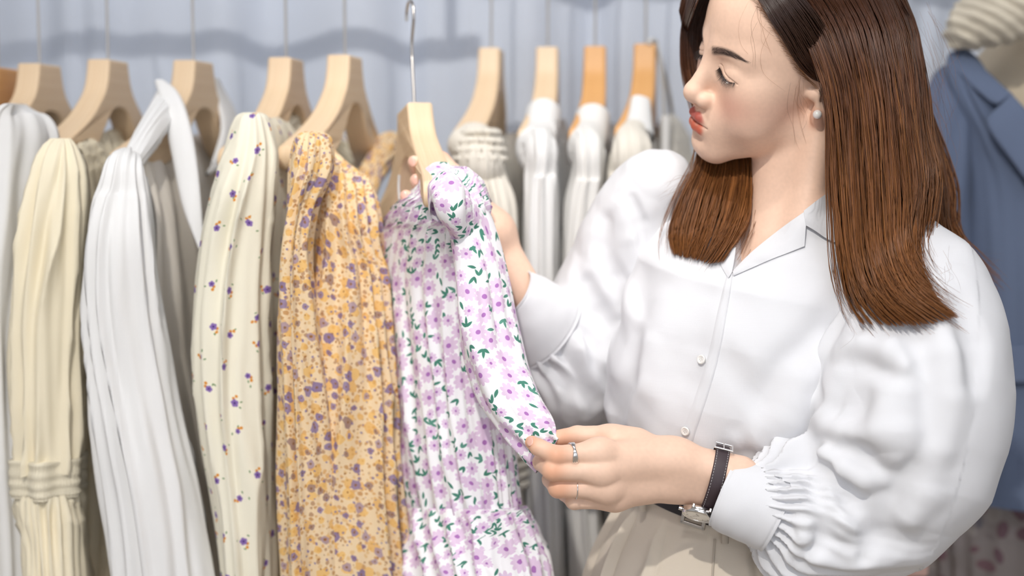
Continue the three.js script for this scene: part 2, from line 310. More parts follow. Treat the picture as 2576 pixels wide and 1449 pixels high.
// top: where the wood's top stands, yaw: 0 has the near shoulder straight towards the lens, tilt leans it
function hanger(px, py, label, { z = RAIL_Z, yaw = 10, wood = M.wood, hookLen = null, roll = 0, lean = 0, short = false } = {}) {
  const t = thing('wooden_hanger', label, 'hanger', 'wooden hangers on the rail'), at = P(px, py, z);
  t.position.copy(at); t.rotation.order = 'YXZ'; t.rotation.y = -Math.PI / 2 - THREE.MathUtils.degToRad(yaw); t.rotation.z = THREE.MathUtils.degToRad(roll); t.rotation.x = THREE.MathUtils.degToRad(lean);
  obj('arms', short ? HANGER_SHORT : HANGER, wood, t);
  obj('hook', hookGeometry(hookLen ?? (RAIL_Y - at.y - 0.003)), M.steel, t);
  return t;
}

// rows for cloth that lies over one arm of a hanger from x0 outwards and then hangs down as the rows below say
function overArm(h, x0, below, { wide = 0.024, deep = 0.02, end = 0.183, steps = 4 } = {}) {
  h.updateMatrix(); const rws = [];
  for (let k = 0; k <= steps; k++) { // along the arm, then round its end
    const corner = k === steps, x = corner ? end + 0.008 : lerp(x0, end - 0.03, k / (steps - 1)), xr = x < 0.06 ? x : 0.06 + (x - 0.06) / 0.72, yTop = -0.047 - 0.071 * smooth(0.03, 0.2, xr), zc = 0.35 * x * x, m = yTop + 0.009 - deep - (corner ? 0.012 : 0), q = (z) => V(x, m, z).applyMatrix4(h.matrix);
    rws.push([q(zc + wide), q(zc - wide), deep * (corner ? 1.2 : 1)]);
  }
  return [...rws, ...below];
}
hanger(-4, 172, 'leftmost wooden hanger, warm brown, cut off by the edge of the photo', { wood: M.woodWarm, yaw: 8, short: true });
hanger(100, 163, 'wooden hanger carrying the leftmost plain white blouse', { yaw: 10, short: true });
hanger(272, 153, 'wooden hanger carrying the cream yellow dress with lace band', { yaw: 9, short: true });
hanger(487, 155, 'wooden hanger inside the white shirt with long pointed collar', { yaw: 12, short: true });
hanger(720, 148, 'wooden hanger carrying the cream blouse with small violet flowers', { yaw: 8, short: true });
hanger(868, 142, 'wooden hanger carrying the amber floral dress', { yaw: 10, short: true });
const hG = hanger(1236, 124, 'wooden hanger carrying the ivory blouse with ruffled shoulder', { yaw: 5, short: true, z: RAIL2_Z });
const hH = hanger(1378, 122, 'pale wooden hanger carrying the white shirt beside the ivory frilled blouse', { yaw: 3, short: true, z: RAIL2_Z });
const hI = hanger(1497, 120, 'warm-toned wooden hanger second from the face', { yaw: 3, wood: M.woodWarm, short: true, z: RAIL2_Z });
const hJ = hanger(1624, 114, 'warm-toned wooden hanger nearest the face, beside a thin white cord', { yaw: 7, wood: M.woodWarm, short: true, z: RAIL2_Z });
// rows from pixels: [py, left, right, z, half thickness]
const rows = (list, z, t, slant = 0) => list.map((r) => [P(r[1], r[0] + (r[5] ?? 0), r[3] ?? z), P(r[2], r[0], (r[3] ?? z) + slant), r[4] ?? t]);
// the body of a garment seen nearly edge on: near edge in front, far edge behind
const panel = (list, zn, zf) => list.map(([py, near, far, t, zn2, zf2, pf]) => [P(near, py, zn2 ?? zn), P(far, pf ?? py, zf2 ?? zf), t * 0.55]);
function garment(name, label, category) { return thing(name, label, category, 'garments hanging on the rail'); }
// far left white garment
{
  const t = garment('blouse', 'white garment at the very edge, beyond the plain white blouse, mostly out of view', 'blouse');
  obj('sleeve', clothTube(rows([[290, -120, -80, , 0.01], [350, -150, -45, , 0.03], [500, -170, -30], [800, -180, -22], [1000, -170, 6], [1200, -170, -20], [1500, -160, -10], [1650, -160, -5]], 1.6, 0.026, 0.22), { fold: pleats({ n: 5, amp: 0.006, seed: 3, sharp: 1.4 }) }), M.white, t);
  obj('body', clothTube(panel([[300, -80, -40, 0.012], [420, -100, -10, 0.03], [800, -120, 0, 0.04], [1300, -120, 0, 0.05], [1650, -120, 0, 0.05]], 1.7, 2.04), { fold: pleats({ n: 8, amp: 0.008, seed: 4 }) }), M.white, t);
}
{
  const t = garment('blouse', 'plain white blouse, leftmost one in full view on the rail', 'blouse');
  obj('sleeve', clothTube(rows([[262, 22, 60, , 0.008], [285, 0, 78, , 0.02], [340, -18, 108, , 0.034], [480, -38, 112], [800, -60, 96], [1100, -50, 104], [1449, -30, 118], [1650, -30, 120]], 1.62, 0.032, 0.13), { fold: pleats({ n: 5, amp: 0.008, seed: 5, sharp: 1.5 }) }), M.white, t);
  obj('body', clothTube(panel([[275, 50, 150, 0.008, , , 345], [330, 60, 160, 0.02, , , 380], [480, 50, 190, 0.035], [800, 40, 200, 0.045], [1300, 40, 200, 0.05], [1650, 40, 200, 0.05]], 1.7, 2.04), { fold: pleats({ n: 8, amp: 0.007, seed: 6 }) }), M.white, t);
}
{
  const t = garment('dress', 'cream yellow cotton dress with a lace band round the sleeve', 'dress');
  obj('sleeve', clothTube(rows([[348, 128, 178, , 0.008], [372, 108, 196, , 0.02], [430, 84, 214, , 0.034], [540, 58, 216], [680, 38, 210], [820, 26, 208], [1000, 32, 208], [1120, 40, 208, , 0.043], [1180, 42, 204, , 0.042]], 1.63, 0.045), { fold: pleats({ n: 6, amp: 0.01, seed: 8, sharp: 0.8, fine: 0.0003 }), nv: 110 }), M.cream, t);
  obj('lace_band', clothTube(rows([[1146, 38, 209, , 0.044], [1180, 38, 207, , 0.0445], [1215, 40, 207, , 0.0445], [1238, 44, 208, , 0.044]], 1.63, 0.043), { nv: 24, nu: 220, fold: (u, v, th) => 0.005 * Math.sin(u * 37.7 + 1) + 0.001 * Math.sin(u * 500) * Math.sin(v * 9.42) + 0.0008 * Math.sin(v * 25) }), M.creamLace, t);
  obj('flounce', clothTube(rows([[1232, 46, 206, , 0.043], [1265, 44, 212, , 0.046], [1350, 62, 214, , 0.05], [1480, 72, 226, , 0.055], [1660, 76, 240, , 0.055]], 1.63, 0.05), { nv: 50, fold: pleats({ n: 13, amp: 0.008, seed: 12, top: 0.6 }) }), M.cream, t);
  obj('body', clothTube(panel([[372, 170, 336, 0.006, , , 300], [400, 178, 345, 0.016, , , 318], [470, 178, 352, 0.03, , , 380], [620, 180, 352, 0.042], [900, 180, 350, 0.055], [1300, 170, 345, 0.065], [1660, 160, 340, 0.07]], 1.68, 2.02), { nu: 130, fold: pleats({ n: 15, amp: 0.009, seed: 9, sharp: 0.4, top: 0.3 }) }), M.cream, t);
  obj('neckband', roundTube([P(196, 385, 1.7), P(215, 452, 1.76), P(250, 470, 1.8), P(290, 410, 1.9), P(318, 330, 1.98), P(340, 303, 2.02)], 0.006, 30, 8), M.creamLace, t);
}
{
  const t = garment('shirt', 'white cotton shirt with long pointed collar and gathered sleeve', 'shirt');
  obj('sleeve', clothTube(rows([[398, 290, 346, 1.63, 0.014], [428, 266, 360, , 0.024], [490, 244, 376, , 0.036], [600, 228, 388], [750, 219, 402], [900, 222, 424], [1050, 238, 452], [1230, 258, 496], [1449, 288, 530], [1660, 300, 560]], 1.6, 0.05), { fold: pleats({ n: 5, amp: 0.009, seed: 15, drift: 0.9, top: 0.3, sharp: 1.5 }), nv: 110 }), M.white, t);
  obj('body', clothTube(panel([[400, 320, 520, 0.006, , , 330], [440, 345, 530, 0.02, , , 360], [560, 365, 540, 0.036, , , 500], [760, 380, 545, 0.046], [1000, 390, 550, 0.055], [1300, 420, 560, 0.06], [1660, 430, 570, 0.065]], 1.66, 2.02), { fold: pleats({ n: 6, amp: 0.008, seed: 16, sharp: 1.4 }) }), M.shadedWhite, t);  // white cloth like the sleeve, with its shaded tone in the colour
  obj('yoke', clothTube([[P(300, 408, 1.63), P(352, 425, 1.63), 0.012], [P(332, 345, 1.68), P(392, 372, 1.68), 0.018], [P(368, 280, 1.74), P(428, 318, 1.74), 0.018], [P(396, 226, 1.79), P(446, 282, 1.79), 0.012]], { nv: 30, fold: pleats({ n: 5, amp: 0.002, seed: 2 }) }), M.white, t);
  // collar: a broad double leaf that stands at the neck and runs to a long point
  const leaf = (pts, name) => { const c = clothTube(pts, { nu: 48, nv: 48, power: 0.8, fold: (u, v) => 0.0015 * Math.sin(v * 9 + u * 6) }); obj(name, c, M.white, t); };
  leaf([[P(393, 206, 1.79), P(416, 203, 1.79), 0.003], [P(400, 240, 1.77), P(446, 228, 1.77), 0.007], [P(416, 320, 1.74), P(466, 280, 1.74), 0.007], [P(440, 430, 1.71), P(488, 360, 1.72), 0.006], [P(462, 520, 1.69), P(502, 450, 1.7), 0.005], [P(490, 600, 1.67), P(510, 560, 1.68), 0.004], [P(503, 640, 1.66), P(507, 632, 1.66), 0.002]], 'collar');
  leaf([[P(540, 196, 1.9), P(556, 214, 1.95), 0.003], [P(548, 250, 1.9), P(580, 262, 1.95), 0.006], [P(556, 330, 1.88), P(596, 330, 1.94), 0.006], [P(535, 410, 1.85), P(580, 372, 1.9), 0.005], [P(515, 440, 1.82), P(528, 430, 1.83), 0.003]], 'collar');
}
{
  const t = garment('blouse', 'cream crepe blouse scattered with small violet and orange flowers', 'blouse');
  obj('sleeve', clothTube(rows([[283, 614, 656, , 0.008], [300, 594, 676, , 0.022], [380, 566, 700, , 0.036], [480, 538, 700], [600, 508, 688], [750, 491, 680], [950, 488, 680], [1100, 505, 684], [1250, 532, 690], [1449, 556, 694], [1660, 570, 698]], 1.62, 0.05), { fold: pleats({ n: 4, amp: 0.009, seed: 22, drift: 0.5, sharp: 0.6 }), nv: 110 }), M.violets, t);
  obj('body', clothTube(panel([[300, 660, 760, 0.006, , , 290], [350, 668, 785, 0.02, , , 330], [480, 670, 820, 0.036], [760, 672, 830, 0.046], [1200, 680, 830, 0.055], [1660, 690, 830, 0.06]], 1.67, 2.03), { fold: pleats({ n: 9, amp: 0.008, seed: 23 }) }), M.violets, t);
  obj('shoulder', clothTube([[P(690, 305, 1.8), P(702, 345, 1.8), 0.008], [P(740, 290, 1.93), P(765, 330, 1.93), 0.016], [P(820, 330, 2.03), P(850, 420, 2.03), 0.02], [P(880, 345, 2.06), P(905, 430, 2.06), 0.016]], { nv: 30, fold: pleats({ n: 8, amp: 0.003, seed: 31 }) }), M.violets, t);
}
{
  const t = garment('dress', 'amber dress densely printed with mauve and orange flowers', 'dress');
  obj('body', clothTube([[P(790, 345, 1.66), P(842, 385, 1.68), 0.006], [P(772, 400, 1.63), P(892, 452, 1.7), 0.02], [P(760, 500, 1.62), P(948, 530, 1.66), 0.04], [P(755, 640, 1.62), P(962, 660, 1.67), 0.055], [P(750, 800, 1.61), P(974, 810, 1.67), 0.06], [P(748, 1000, 1.6), P(992, 1000, 1.67), 0.065], [P(746, 1200, 1.6), P(1008, 1200, 1.67), 0.07], [P(744, 1449, 1.59), P(1030, 1449, 1.68), 0.075], [P(742, 1660, 1.58), P(1044, 1660, 1.68), 0.08]], { nu: 150, nv: 120, fold: pleats({ n: 7, amp: 0.009, seed: 41, drift: 0.7, sharp: 0.9, top: 0.2 }) }), M.amber, t);
  obj('sleeve', clothTube(rows([[331, 764, 806, , 0.008], [352, 744, 832, , 0.022], [430, 729, 838, , 0.034], [520, 722, 800, , 0.036], [640, 712, 786], [760, 702, 800], [950, 700, 826], [1200, 705, 852], [1449, 712, 870], [1660, 716, 880]], 1.585, 0.042), { fold: pleats({ n: 4, amp: 0.008, seed: 44, drift: 0.5, sharp: 1 }), nv: 110 }), M.amber, t);
  obj('shoulder', clothTube([[P(872, 470, 1.86), P(930, 560, 1.84), 0.01], [P(912, 410, 1.92), P(955, 470, 1.9), 0.02], [P(950, 345, 1.98), P(990, 420, 1.97), 0.018], [P(985, 330, 2.0), P(1008, 400, 2.0), 0.012]], { nv: 30, fold: pleats({ n: 7, amp: 0.003, seed: 46 }) }), M.amber, t);
}
// right half of the rail
function slimGarment(h, x0, name, label, cat, mat, sleeve, body, seed, opt = {}) {
  const t = garment(name, label, cat);
  obj('sleeve', clothTube(overArm(h, x0, rows(sleeve, opt.z ?? 1.835, 0.04), opt), { fold: pleats({ n: opt.n ?? 5, sharp: 1.3, amp: opt.amp ?? 0.006, seed, drift: 0.5, fine: opt.fine ?? 0, top: opt.top ?? 0, from: 0.32 }), nv: 100, cap: 'bottom' }), mat, t);
  obj('body', clothTube(panel(body.map((q) => [q[0], q[1], q[2], q[3] * 0.6, ...q.slice(4)]), (opt.z ?? 1.835) + 0.05, 2.2), { fold: pleats({ n: 9, amp: 0.007, seed: seed + 1, fine: opt.fine ?? 0 }) }), mat, t);
  return t;
}
const tG = slimGarment(hG, 0.15, 'blouse', 'ivory crinkled blouse with frilled lace shoulder', 'blouse', M.ivory,
  [[400, 1150, 1262, 1.825, 0.028], [440, 1146, 1272, , 0.032], [520, 1150, 1296], [640, 1170, 1300], [800, 1190, 1302], [1000, 1210, 1306], [1250, 1225, 1316], [1449, 1235, 1322], [1700, 1240, 1326]],
  [[340, 1250, 1310, 0.008, , , 330], [420, 1262, 1330, 0.022], [600, 1268, 1318, 0.03], [900, 1270, 1316, 0.03], [1300, 1272, 1316, 0.03], [1700, 1274, 1316, 0.03]], 61, { fine: 0.0012, n: 10, wide: 0.026 });

for (const [y, a, b, th] of [[330, 1170, 1250, 0.02], [352, 1156, 1258, 0.026], [374, 1150, 1264, 0.03], [396, 1146, 1268, 0.031]])
  obj('frill', clothTube(rows([[y - 8, a + 4, b - 4, , th - 0.003], [y + 2, a - 3, b + 3, , th + 0.004], [y + 14, a + 3, b - 3, , th - 0.002]], 1.833, 0.03), { nv: 14, nu: 160, fold: (u, v) => 0.003 * Math.sin(u * 180 + y) * Math.sin(v * 3.14) + 0.002 * Math.sin(u * 77) }), M.ivory, tG);
for (const y of [1110, 1135, 1160, 1185, 1210]) obj('frill', clothTube(rows([[y - 10, 1206, 1322, , 0.04], [y, 1200, 1330, , 0.046], [y + 12, 1206, 1324, , 0.041]], 1.833, 0.04), { nv: 10, nu: 140, fold: (u, v) => 0.003 * Math.sin(u * 150 + y) }), M.ivory, tG);
const tH = slimGarment(hH, 0.095, 'shirt', 'white shirt hanging beside the ivory frilled blouse', 'shirt', M.white,
  [[380, 1322, 1404, 1.825, 0.028], [430, 1322, 1398], [500, 1320, 1402], [650, 1320, 1404], [900, 1322, 1406], [1150, 1324, 1412], [1449, 1330, 1420], [1700, 1332, 1424]],
  [[300, 1396, 1420, 0.01], [420, 1400, 1440, 0.025], [700, 1410, 1450, 0.04], [1200, 1415, 1460, 0.045], [1700, 1420, 1460, 0.05]], 71, { wide: 0.024, deep: 0.026 });
const tI = slimGarment(hI, 0.105, 'shirt', 'white shirt hanging second from the face along the rail', 'shirt', M.white2,
  [[385, 1442, 1520, 1.825, 0.028], [440, 1440, 1516], [520, 1424, 1512], [650, 1420, 1504], [900, 1422, 1504], [1150, 1424, 1506], [1449, 1436, 1520], [1700, 1440, 1522]],
  [[310, 1508, 1545, 0.01], [420, 1515, 1560, 0.025], [700, 1520, 1565, 0.04], [1200, 1520, 1570, 0.045], [1700, 1520, 1570, 0.05]], 81, { wide: 0.024, deep: 0.026 });
const tJ = slimGarment(hJ, 0.14, 'shirt', 'off-white shirt with upright collar hanging just left of the face', 'shirt', M.ivory,
  [[390, 1536, 1646, 1.825, 0.03], [430, 1530, 1648, , 0.034], [520, 1530, 1638], [700, 1534, 1634], [1000, 1540, 1634], [1449, 1545, 1636], [1700, 1548, 1636]],
  [[350, 1630, 1660, 0.01], [480, 1635, 1670, 0.025], [800, 1640, 1680, 0.04], [1200, 1640, 1680, 0.045], [1700, 1640, 1680, 0.05]], 91, { wide: 0.023, deep: 0.025 });
{
  const t = tJ;   
  obj('collar', clothTube([[P(1584, 254, 1.93), P(1634, 258, 1.93), 0.014], [P(1576, 300, 1.91), P(1638, 300, 1.91), 0.018], [P(1562, 350, 1.87), P(1644, 355, 1.87), 0.022]], { nv: 20, fold: (u, v) => 0.001 * Math.sin(u * 20) }), M.white, t);
}
{
  const t = garment('camisole', 'cream knitted top hung by a thin white cord, partly behind the face', 'top');
  obj('body', clothTube(panel([[290, 1668, 1690, 0.012], [330, 1664, 1712, 0.03], [420, 1660, 1730, 0.04], [700, 1660, 1740, 0.05], [1200, 1660, 1740, 0.05]], 2.04, 2.22), { fold: pleats({ n: 9, amp: 0.006, seed: 101, fine: 0.0012 }) }), M.ivory, t);
  obj('strap', roundTube([P(1632, 112, 2.010), P(1636, 100, 2.010), P(1648, 106, 2.020), P(1660, 150, 2.030), P(1668, 220, 2.040), P(1672, 300, 2.050)], 0.0032, 40, 8), M.white, t);
  obj('strap', roundTube([P(1650, 104, 2.030), P(1664, 160, 2.080), P(1684, 240, 2.130), P(1694, 310, 2.160)], 0.0028, 30, 8), M.ivory, t);
  obj('tag', clothTube([[P(1662, 290, 2.035), P(1684, 290, 2.035), 0.003], [P(1662, 330, 2.035), P(1684, 330, 2.035), 0.003], [P(1661, 400, 2.035), P(1683, 400, 2.035), 0.003]], { nv: 8, nu: 24, power: 0.5 }), M.white, t);
}
// ---------------------------------------------------------------- smooth solids (distance fields meshed by surface nets)
const smin = (a, b, k) => { const h = Math.max(k - Math.abs(a - b), 0) / k; return Math.min(a, b) - h * h * k * 0.25; };
const smax = (a, b, k) => -smin(-a, -b, k);
const hyp = (x, y, z) => Math.sqrt(x * x + y * y + z * z);
function coneF(a, b, ra, rb) {
  const ax = a.x, ay = a.y, az = a.z, bx = b.x - ax, by = b.y - ay, bz = b.z - az, q = 1 / (bx * bx + by * by + bz * bz + 1e-12);
  return (x, y, z) => { const px = x - ax, py = y - ay, pz = z - az, t = clamp((px * bx + py * by + pz * bz) * q); return hyp(px - bx * t, py - by * t, pz - bz * t) - (ra + (rb - ra) * t); };
}
function ellF(c, r, quat = null) {
  const m = quat ? new THREE.Matrix4().makeRotationFromQuaternion(quat.clone().invert()).elements : null, rx = r[0], ry = r[1], rz = r[2];
  return (x, y, z) => {
    let px = x - c.x, py = y - c.y, pz = z - c.z;
    if (m) { const a = m[0] * px + m[4] * py + m[8] * pz, b = m[1] * px + m[5] * py + m[9] * pz, d = m[2] * px + m[6] * py + m[10] * pz; px = a; py = b; pz = d; }
    const k0 = hyp(px / rx, py / ry, pz / rz), k1 = hyp(px / (rx * rx), py / (ry * ry), pz / (rz * rz));
    return k1 < 1e-9 ? -Math.min(rx, ry, rz) : k0 * (k0 - 1) / k1;
  };
}
const union = (list, k) => (x, y, z) => { let d = 1e3; for (const f of list) d = smin(d, f(x, y, z), k); return d; };
function chainF(pts, rs, k = 0.004) { const l = []; for (let i = 0; i + 1 < pts.length; i++) l.push(coneF(pts[i], pts[i + 1], rs[i], rs[i + 1])); return union(l, k); }
function surfaceNets(f, lo, hi, h, { color = null, uvOf = null } = {}) {
  const B = 8, nb = [0, 1, 2].map((k) => Math.ceil((hi[k] - lo[k]) / h / B)), n = nb.map((v) => v * B + 1), sx = 1, sy = n[0], sz = n[0] * n[1];
  const F = new Float32Array(n[0] * n[1] * n[2]).fill(1), live = [];
  const done = new Uint8Array(F.length), rad = B * h * 0.5 * 1.7321;
  for (let bz = 0; bz < nb[2]; bz++) for (let by = 0; by < nb[1]; by++) for (let bx = 0; bx < nb[0]; bx++) {
    const c = f(lo[0] + (bx + 0.5) * B * h, lo[1] + (by + 0.5) * B * h, lo[2] + (bz + 0.5) * B * h);
    if (Math.abs(c) < rad * 1.7 + 0.004) live.push([bx, by, bz]);
    else if (c < 0) for (let k = 0; k <= B; k++) for (let j = 0; j <= B; j++) for (let i = 0; i <= B; i++) { const q = (bx * B + i) + (by * B + j) * sy + (bz * B + k) * sz; if (!done[q]) F[q] = -1; }
  }
  for (const [bx, by, bz] of live) for (let k = 0; k <= B; k++) for (let j = 0; j <= B; j++) for (let i = 0; i <= B; i++) {
    const gx = bx * B + i, gy = by * B + j, gz = bz * B + k, q = gx + gy * sy + gz * sz;
    if (!done[q]) { done[q] = 1; F[q] = f(lo[0] + gx * h, lo[1] + gy * h, lo[2] + gz * h); }
  }
  const vid = new Int32Array(F.length).fill(-1), pos = [], idx = [];
  const corner = [0, sx, sy, sx + sy, sz, sx + sz, sy + sz, sx + sy + sz], E = [[0, 1], [2, 3], [4, 5], [6, 7], [0, 2], [1, 3], [4, 6], [5, 7], [0, 4], [1, 5], [2, 6], [3, 7]];
  for (const [bx, by, bz] of live) for (let k = 0; k < B; k++) for (let j = 0; j < B; j++) for (let i = 0; i < B; i++) {
    const gx = bx * B + i, gy = by * B + j, gz = bz * B + k, q = gx + gy * sy + gz * sz;
    let mask = 0; for (let c = 0; c < 8; c++) if (F[q + corner[c]] < 0) mask |= 1 << c;
    if (mask === 0 || mask === 255) continue;
    let X = 0, Y = 0, Z = 0, m = 0;
    for (const [a, b] of E) { const ia = (mask >> a) & 1, ib = (mask >> b) & 1; if (ia === ib) continue; const fa = F[q + corner[a]], fb = F[q + corner[b]], t = fa / (fa - fb); X += (a & 1) + t * ((b & 1) - (a & 1)); Y += ((a >> 1) & 1) + t * (((b >> 1) & 1) - ((a >> 1) & 1)); Z += (a >> 2) + t * ((b >> 2) - (a >> 2)); m++; }
    vid[q] = pos.length / 3; pos.push(lo[0] + (gx + X / m) * h, lo[1] + (gy + Y / m) * h, lo[2] + (gz + Z / m) * h);
  }
  const quad = (a, b, c, d, flip) => { if (a < 0 || b < 0 || c < 0 || d < 0) return; flip ? idx.push(a, c, b, b, c, d) : idx.push(a, b, c, b, d, c); };
  for (const [bx, by, bz] of live) for (let k = 0; k < B; k++) for (let j = 0; j < B; j++) for (let i = 0; i < B; i++) {
    const gx = bx * B + i, gy = by * B + j, gz = bz * B + k, q = gx + gy * sy + gz * sz, s = F[q] < 0;
    if (gy && gz && s !== F[q + sx] < 0) quad(vid[q - sy - sz], vid[q - sz], vid[q - sy], vid[q], !s);
    if (gx && gz && s !== F[q + sy] < 0) quad(vid[q - sx - sz], vid[q - sz], vid[q - sx], vid[q], s);
    if (gx && gy && s !== F[q + sz] < 0) quad(vid[q - sx - sy], vid[q - sy], vid[q - sx], vid[q], !s);
  }
  const g = new THREE.BufferGeometry(), cnt = pos.length / 3, nor = new Float32Array(cnt * 3), e = h * 0.5, uv = new Float32Array(cnt * 2), col = color ? new Float32Array(cnt * 3) : null;
  for (let i = 0; i < cnt; i++) {
    let x = pos[i * 3], y = pos[i * 3 + 1], z = pos[i * 3 + 2];
    const d = f(x, y, z); let nx = f(x + e, y, z) - f(x - e, y, z), ny = f(x, y + e, z) - f(x, y - e, z), nz = f(x, y, z + e) - f(x, y, z - e); const l = hyp(nx, ny, nz) || 1; nx /= l; ny /= l; nz /= l;
    const push = clamp(d / Math.max(0.3, l / (2 * e)), -h * 0.5, h * 0.5); x -= nx * push; y -= ny * push; z -= nz * push;
    pos[i * 3] = x; pos[i * 3 + 1] = y; pos[i * 3 + 2] = z; nor[i * 3] = nx; nor[i * 3 + 1] = ny; nor[i * 3 + 2] = nz;
    if (col) { const c = color(x, y, z, nx, ny, nz); col[i * 3] = c[0]; col[i * 3 + 1] = c[1]; col[i * 3 + 2] = c[2]; }
    const w = uvOf ? uvOf(x, y, z) : [x + z * 0.6, y + z * 0.2]; uv[i * 2] = w[0]; uv[i * 2 + 1] = w[1];
  }
  g.setAttribute('position', new THREE.Float32BufferAttribute(pos, 3)); g.setAttribute('normal', new THREE.BufferAttribute(nor, 3)); g.setAttribute('uv', new THREE.BufferAttribute(uv, 2));
  if (col) g.setAttribute('color', new THREE.BufferAttribute(col, 3));
  g.setIndex(idx); return g;
}
function rayHit(f, px, py, z0 = 1.1, z1 = 2.2) { // where the line of sight at (px, py) meets a solid
  const d = rayDir(px, py), o = V(0, EYE, 0); let t = z0;
  for (let k = 0; k < 260; k++) { const x = o.x + d.x * t, y = o.y + d.y * t, z = o.z + d.z * t, s = f(x, y, z); if (s < 0.0003) return V(x, y, z); t += Math.max(0.0005, s * 0.6); if (t > z1) return null; }
  return null;
}
function gradient(f, p, e = 0.002) { return V(f(p.x + e, p.y, p.z) - f(p.x - e, p.y, p.z), f(p.x, p.y + e, p.z) - f(p.x, p.y - e, p.z), f(p.x, p.y, p.z + e) - f(p.x, p.y, p.z - e)).normalize(); }
const lin = (hex) => { const c = new THREE.Color(hex); return [c.r, c.g, c.b]; };
const mix3 = (a, b, t) => [lerp(a[0], b[0], t), lerp(a[1], b[1], t), lerp(a[2], b[2], t)];

// ---------------------------------------------------------------- the woman: frames
const HEAD = new THREE.Matrix4().makeRotationFromEuler(new THREE.Euler(THREE.MathUtils.degToRad(4.9), THREE.MathUtils.degToRad(-75), THREE.MathUtils.degToRad(-25.6), 'YXZ')).setPosition(0.299, 1.529, -1.526);
const HEADI = HEAD.clone().invert(), hi = HEADI.elements;
const headP = (x, y, z) => V(x, y, z).applyMatrix4(HEAD);
const B0 = P(1995, 590, 1.535), BN = V(-0.469, 0, 0.883), BL = V(0.883, 0, 0.469);
const bodyP = (a, b, c) => B0.clone().addScaledVector(BL, a).addScaledVector(BN, c).add(V(0, b, 0));
const bodyQ = new THREE.Quaternion().setFromRotationMatrix(new THREE.Matrix4().makeBasis(BL, V(0, 1, 0), BN));
const toBody = (x, y, z) => { const dx = x - B0.x, dz = z - B0.z; return [dx * BL.x + dz * BL.z, y - B0.y, dx * BN.x + dz * BN.z]; };

const person = thing('person', 'woman in a white blouse with long brown hair, holding up a floral dress', 'person');
person.userData.label = 'person in a white blouse with long brown hair holding up a lilac floral dress';

// head, in its own axes: x to her left, y up, z forward, origin between the ears at eye height
const S3 = (x, y, z, r) => coneF(V(x, y, z), V(x, y, z + 1e-6), r, r);
const hd = {
  cranium: ellF(V(0, 0.03, -0.004), [0.074, 0.09, 0.092]), forehead: ellF(V(0, 0.042, 0.036), [0.06, 0.058, 0.054]), mid: ellF(V(0, -0.03, 0.036), [0.06, 0.075, 0.052]),
  cheekbone: S3(0.042, -0.022, 0.059, 0.022), cheek: S3(0.036, -0.054, 0.055, 0.027), jaw: coneF(V(0.049, -0.064, 0.008), V(0.012, -0.099, 0.075), 0.015, 0.015),
  chin: ellF(V(0, -0.099, 0.082), [0.017, 0.0145, 0.016]), muzzle: ellF(V(0, -0.068, 0.0795), [0.03, 0.026, 0.022]),
  bridge: coneF(V(0, 0.008, 0.0855), V(0, -0.033, 0.1065), 0.008, 0.0098), ala: ellF(V(0.0122, -0.0418, 0.0985), [0.0068, 0.0078, 0.0098]), tip: S3(0, -0.0365, 0.108, 0.0105), colu: coneF(V(0, -0.037, 0.11), V(0, -0.05, 0.1), 0.0052, 0.005),
  nostril: ellF(V(0.0068, -0.0495, 0.1045), [0.0036, 0.003, 0.0062]), brow: coneF(V(0.012, 0.016, 0.083), V(0.045, 0.019, 0.067), 0.0105, 0.0105),
  socket: ellF(V(0.031, 0.0, 0.1015), [0.018, 0.011, 0.0135]), ball: ellF(V(0.0315, -0.004, 0.0775), [0.0175, 0.0125, 0.0122]),
  upLip: chainF([V(0, -0.0635, 0.1025), V(0.0075, -0.0622, 0.1022), V(0.0245, -0.0698, 0.0893)], [0.0038, 0.004, 0.0016], 0.003),
  loLip: chainF([V(0, -0.0757, 0.1008), V(0.011, -0.0752, 0.0985), V(0.0235, -0.0708, 0.0895)], [0.0052, 0.0047, 0.0016], 0.003),
  mento: ellF(V(0, -0.0875, 0.104), [0.017, 0.0048, 0.007]), 
  ear: ellF(V(0.0735, -0.012, -0.012), [0.0085, 0.031, 0.0165], new THREE.Quaternion().setFromEuler(new THREE.Euler(-0.2, 0.35, 0))), lobe: ellF(V(0.0735, -0.0405, -0.004), [0.0062, 0.0105, 0.009]), concha: ellF(V(0.083, -0.012, -0.006), [0.008, 0.016, 0.009]), tragus: S3(0.0705, -0.017, 0.005, 0.0065), canal: S3(0.077, -0.02, -0.004, 0.004),
};
// neck, shoulders and chest in world axes
const neckTop = headP(0, -0.055, -0.02), neckLow = bodyP(0.006, -0.02, -0.012);
const skinBody = [
  [coneF(neckTop, neckLow, 0.05, 0.054), 0.02], [coneF(bodyP(-0.14, -0.015, -0.02), bodyP(0.13, -0.05, -0.02), 0.034, 0.034), 0.05], [ellF(bodyP(0, -0.17, -0.005), [0.125, 0.19, 0.082], bodyQ), 0.05],
  [coneF(bodyP(-0.02, -0.045, 0.05), bodyP(-0.12, -0.02, 0.01), 0.008, 0.008), 0.02], [coneF(bodyP(0.02, -0.05, 0.05), bodyP(0.12, -0.055, 0.01), 0.008, 0.008), 0.02],
  [coneF(headP(0.05, -0.03, -0.02), bodyP(0.018, -0.045, 0.048), 0.012, 0.008), 0.025], [coneF(headP(-0.05, -0.03, -0.02), bodyP(-0.018, -0.045, 0.048), 0.012, 0.008), 0.025],
];
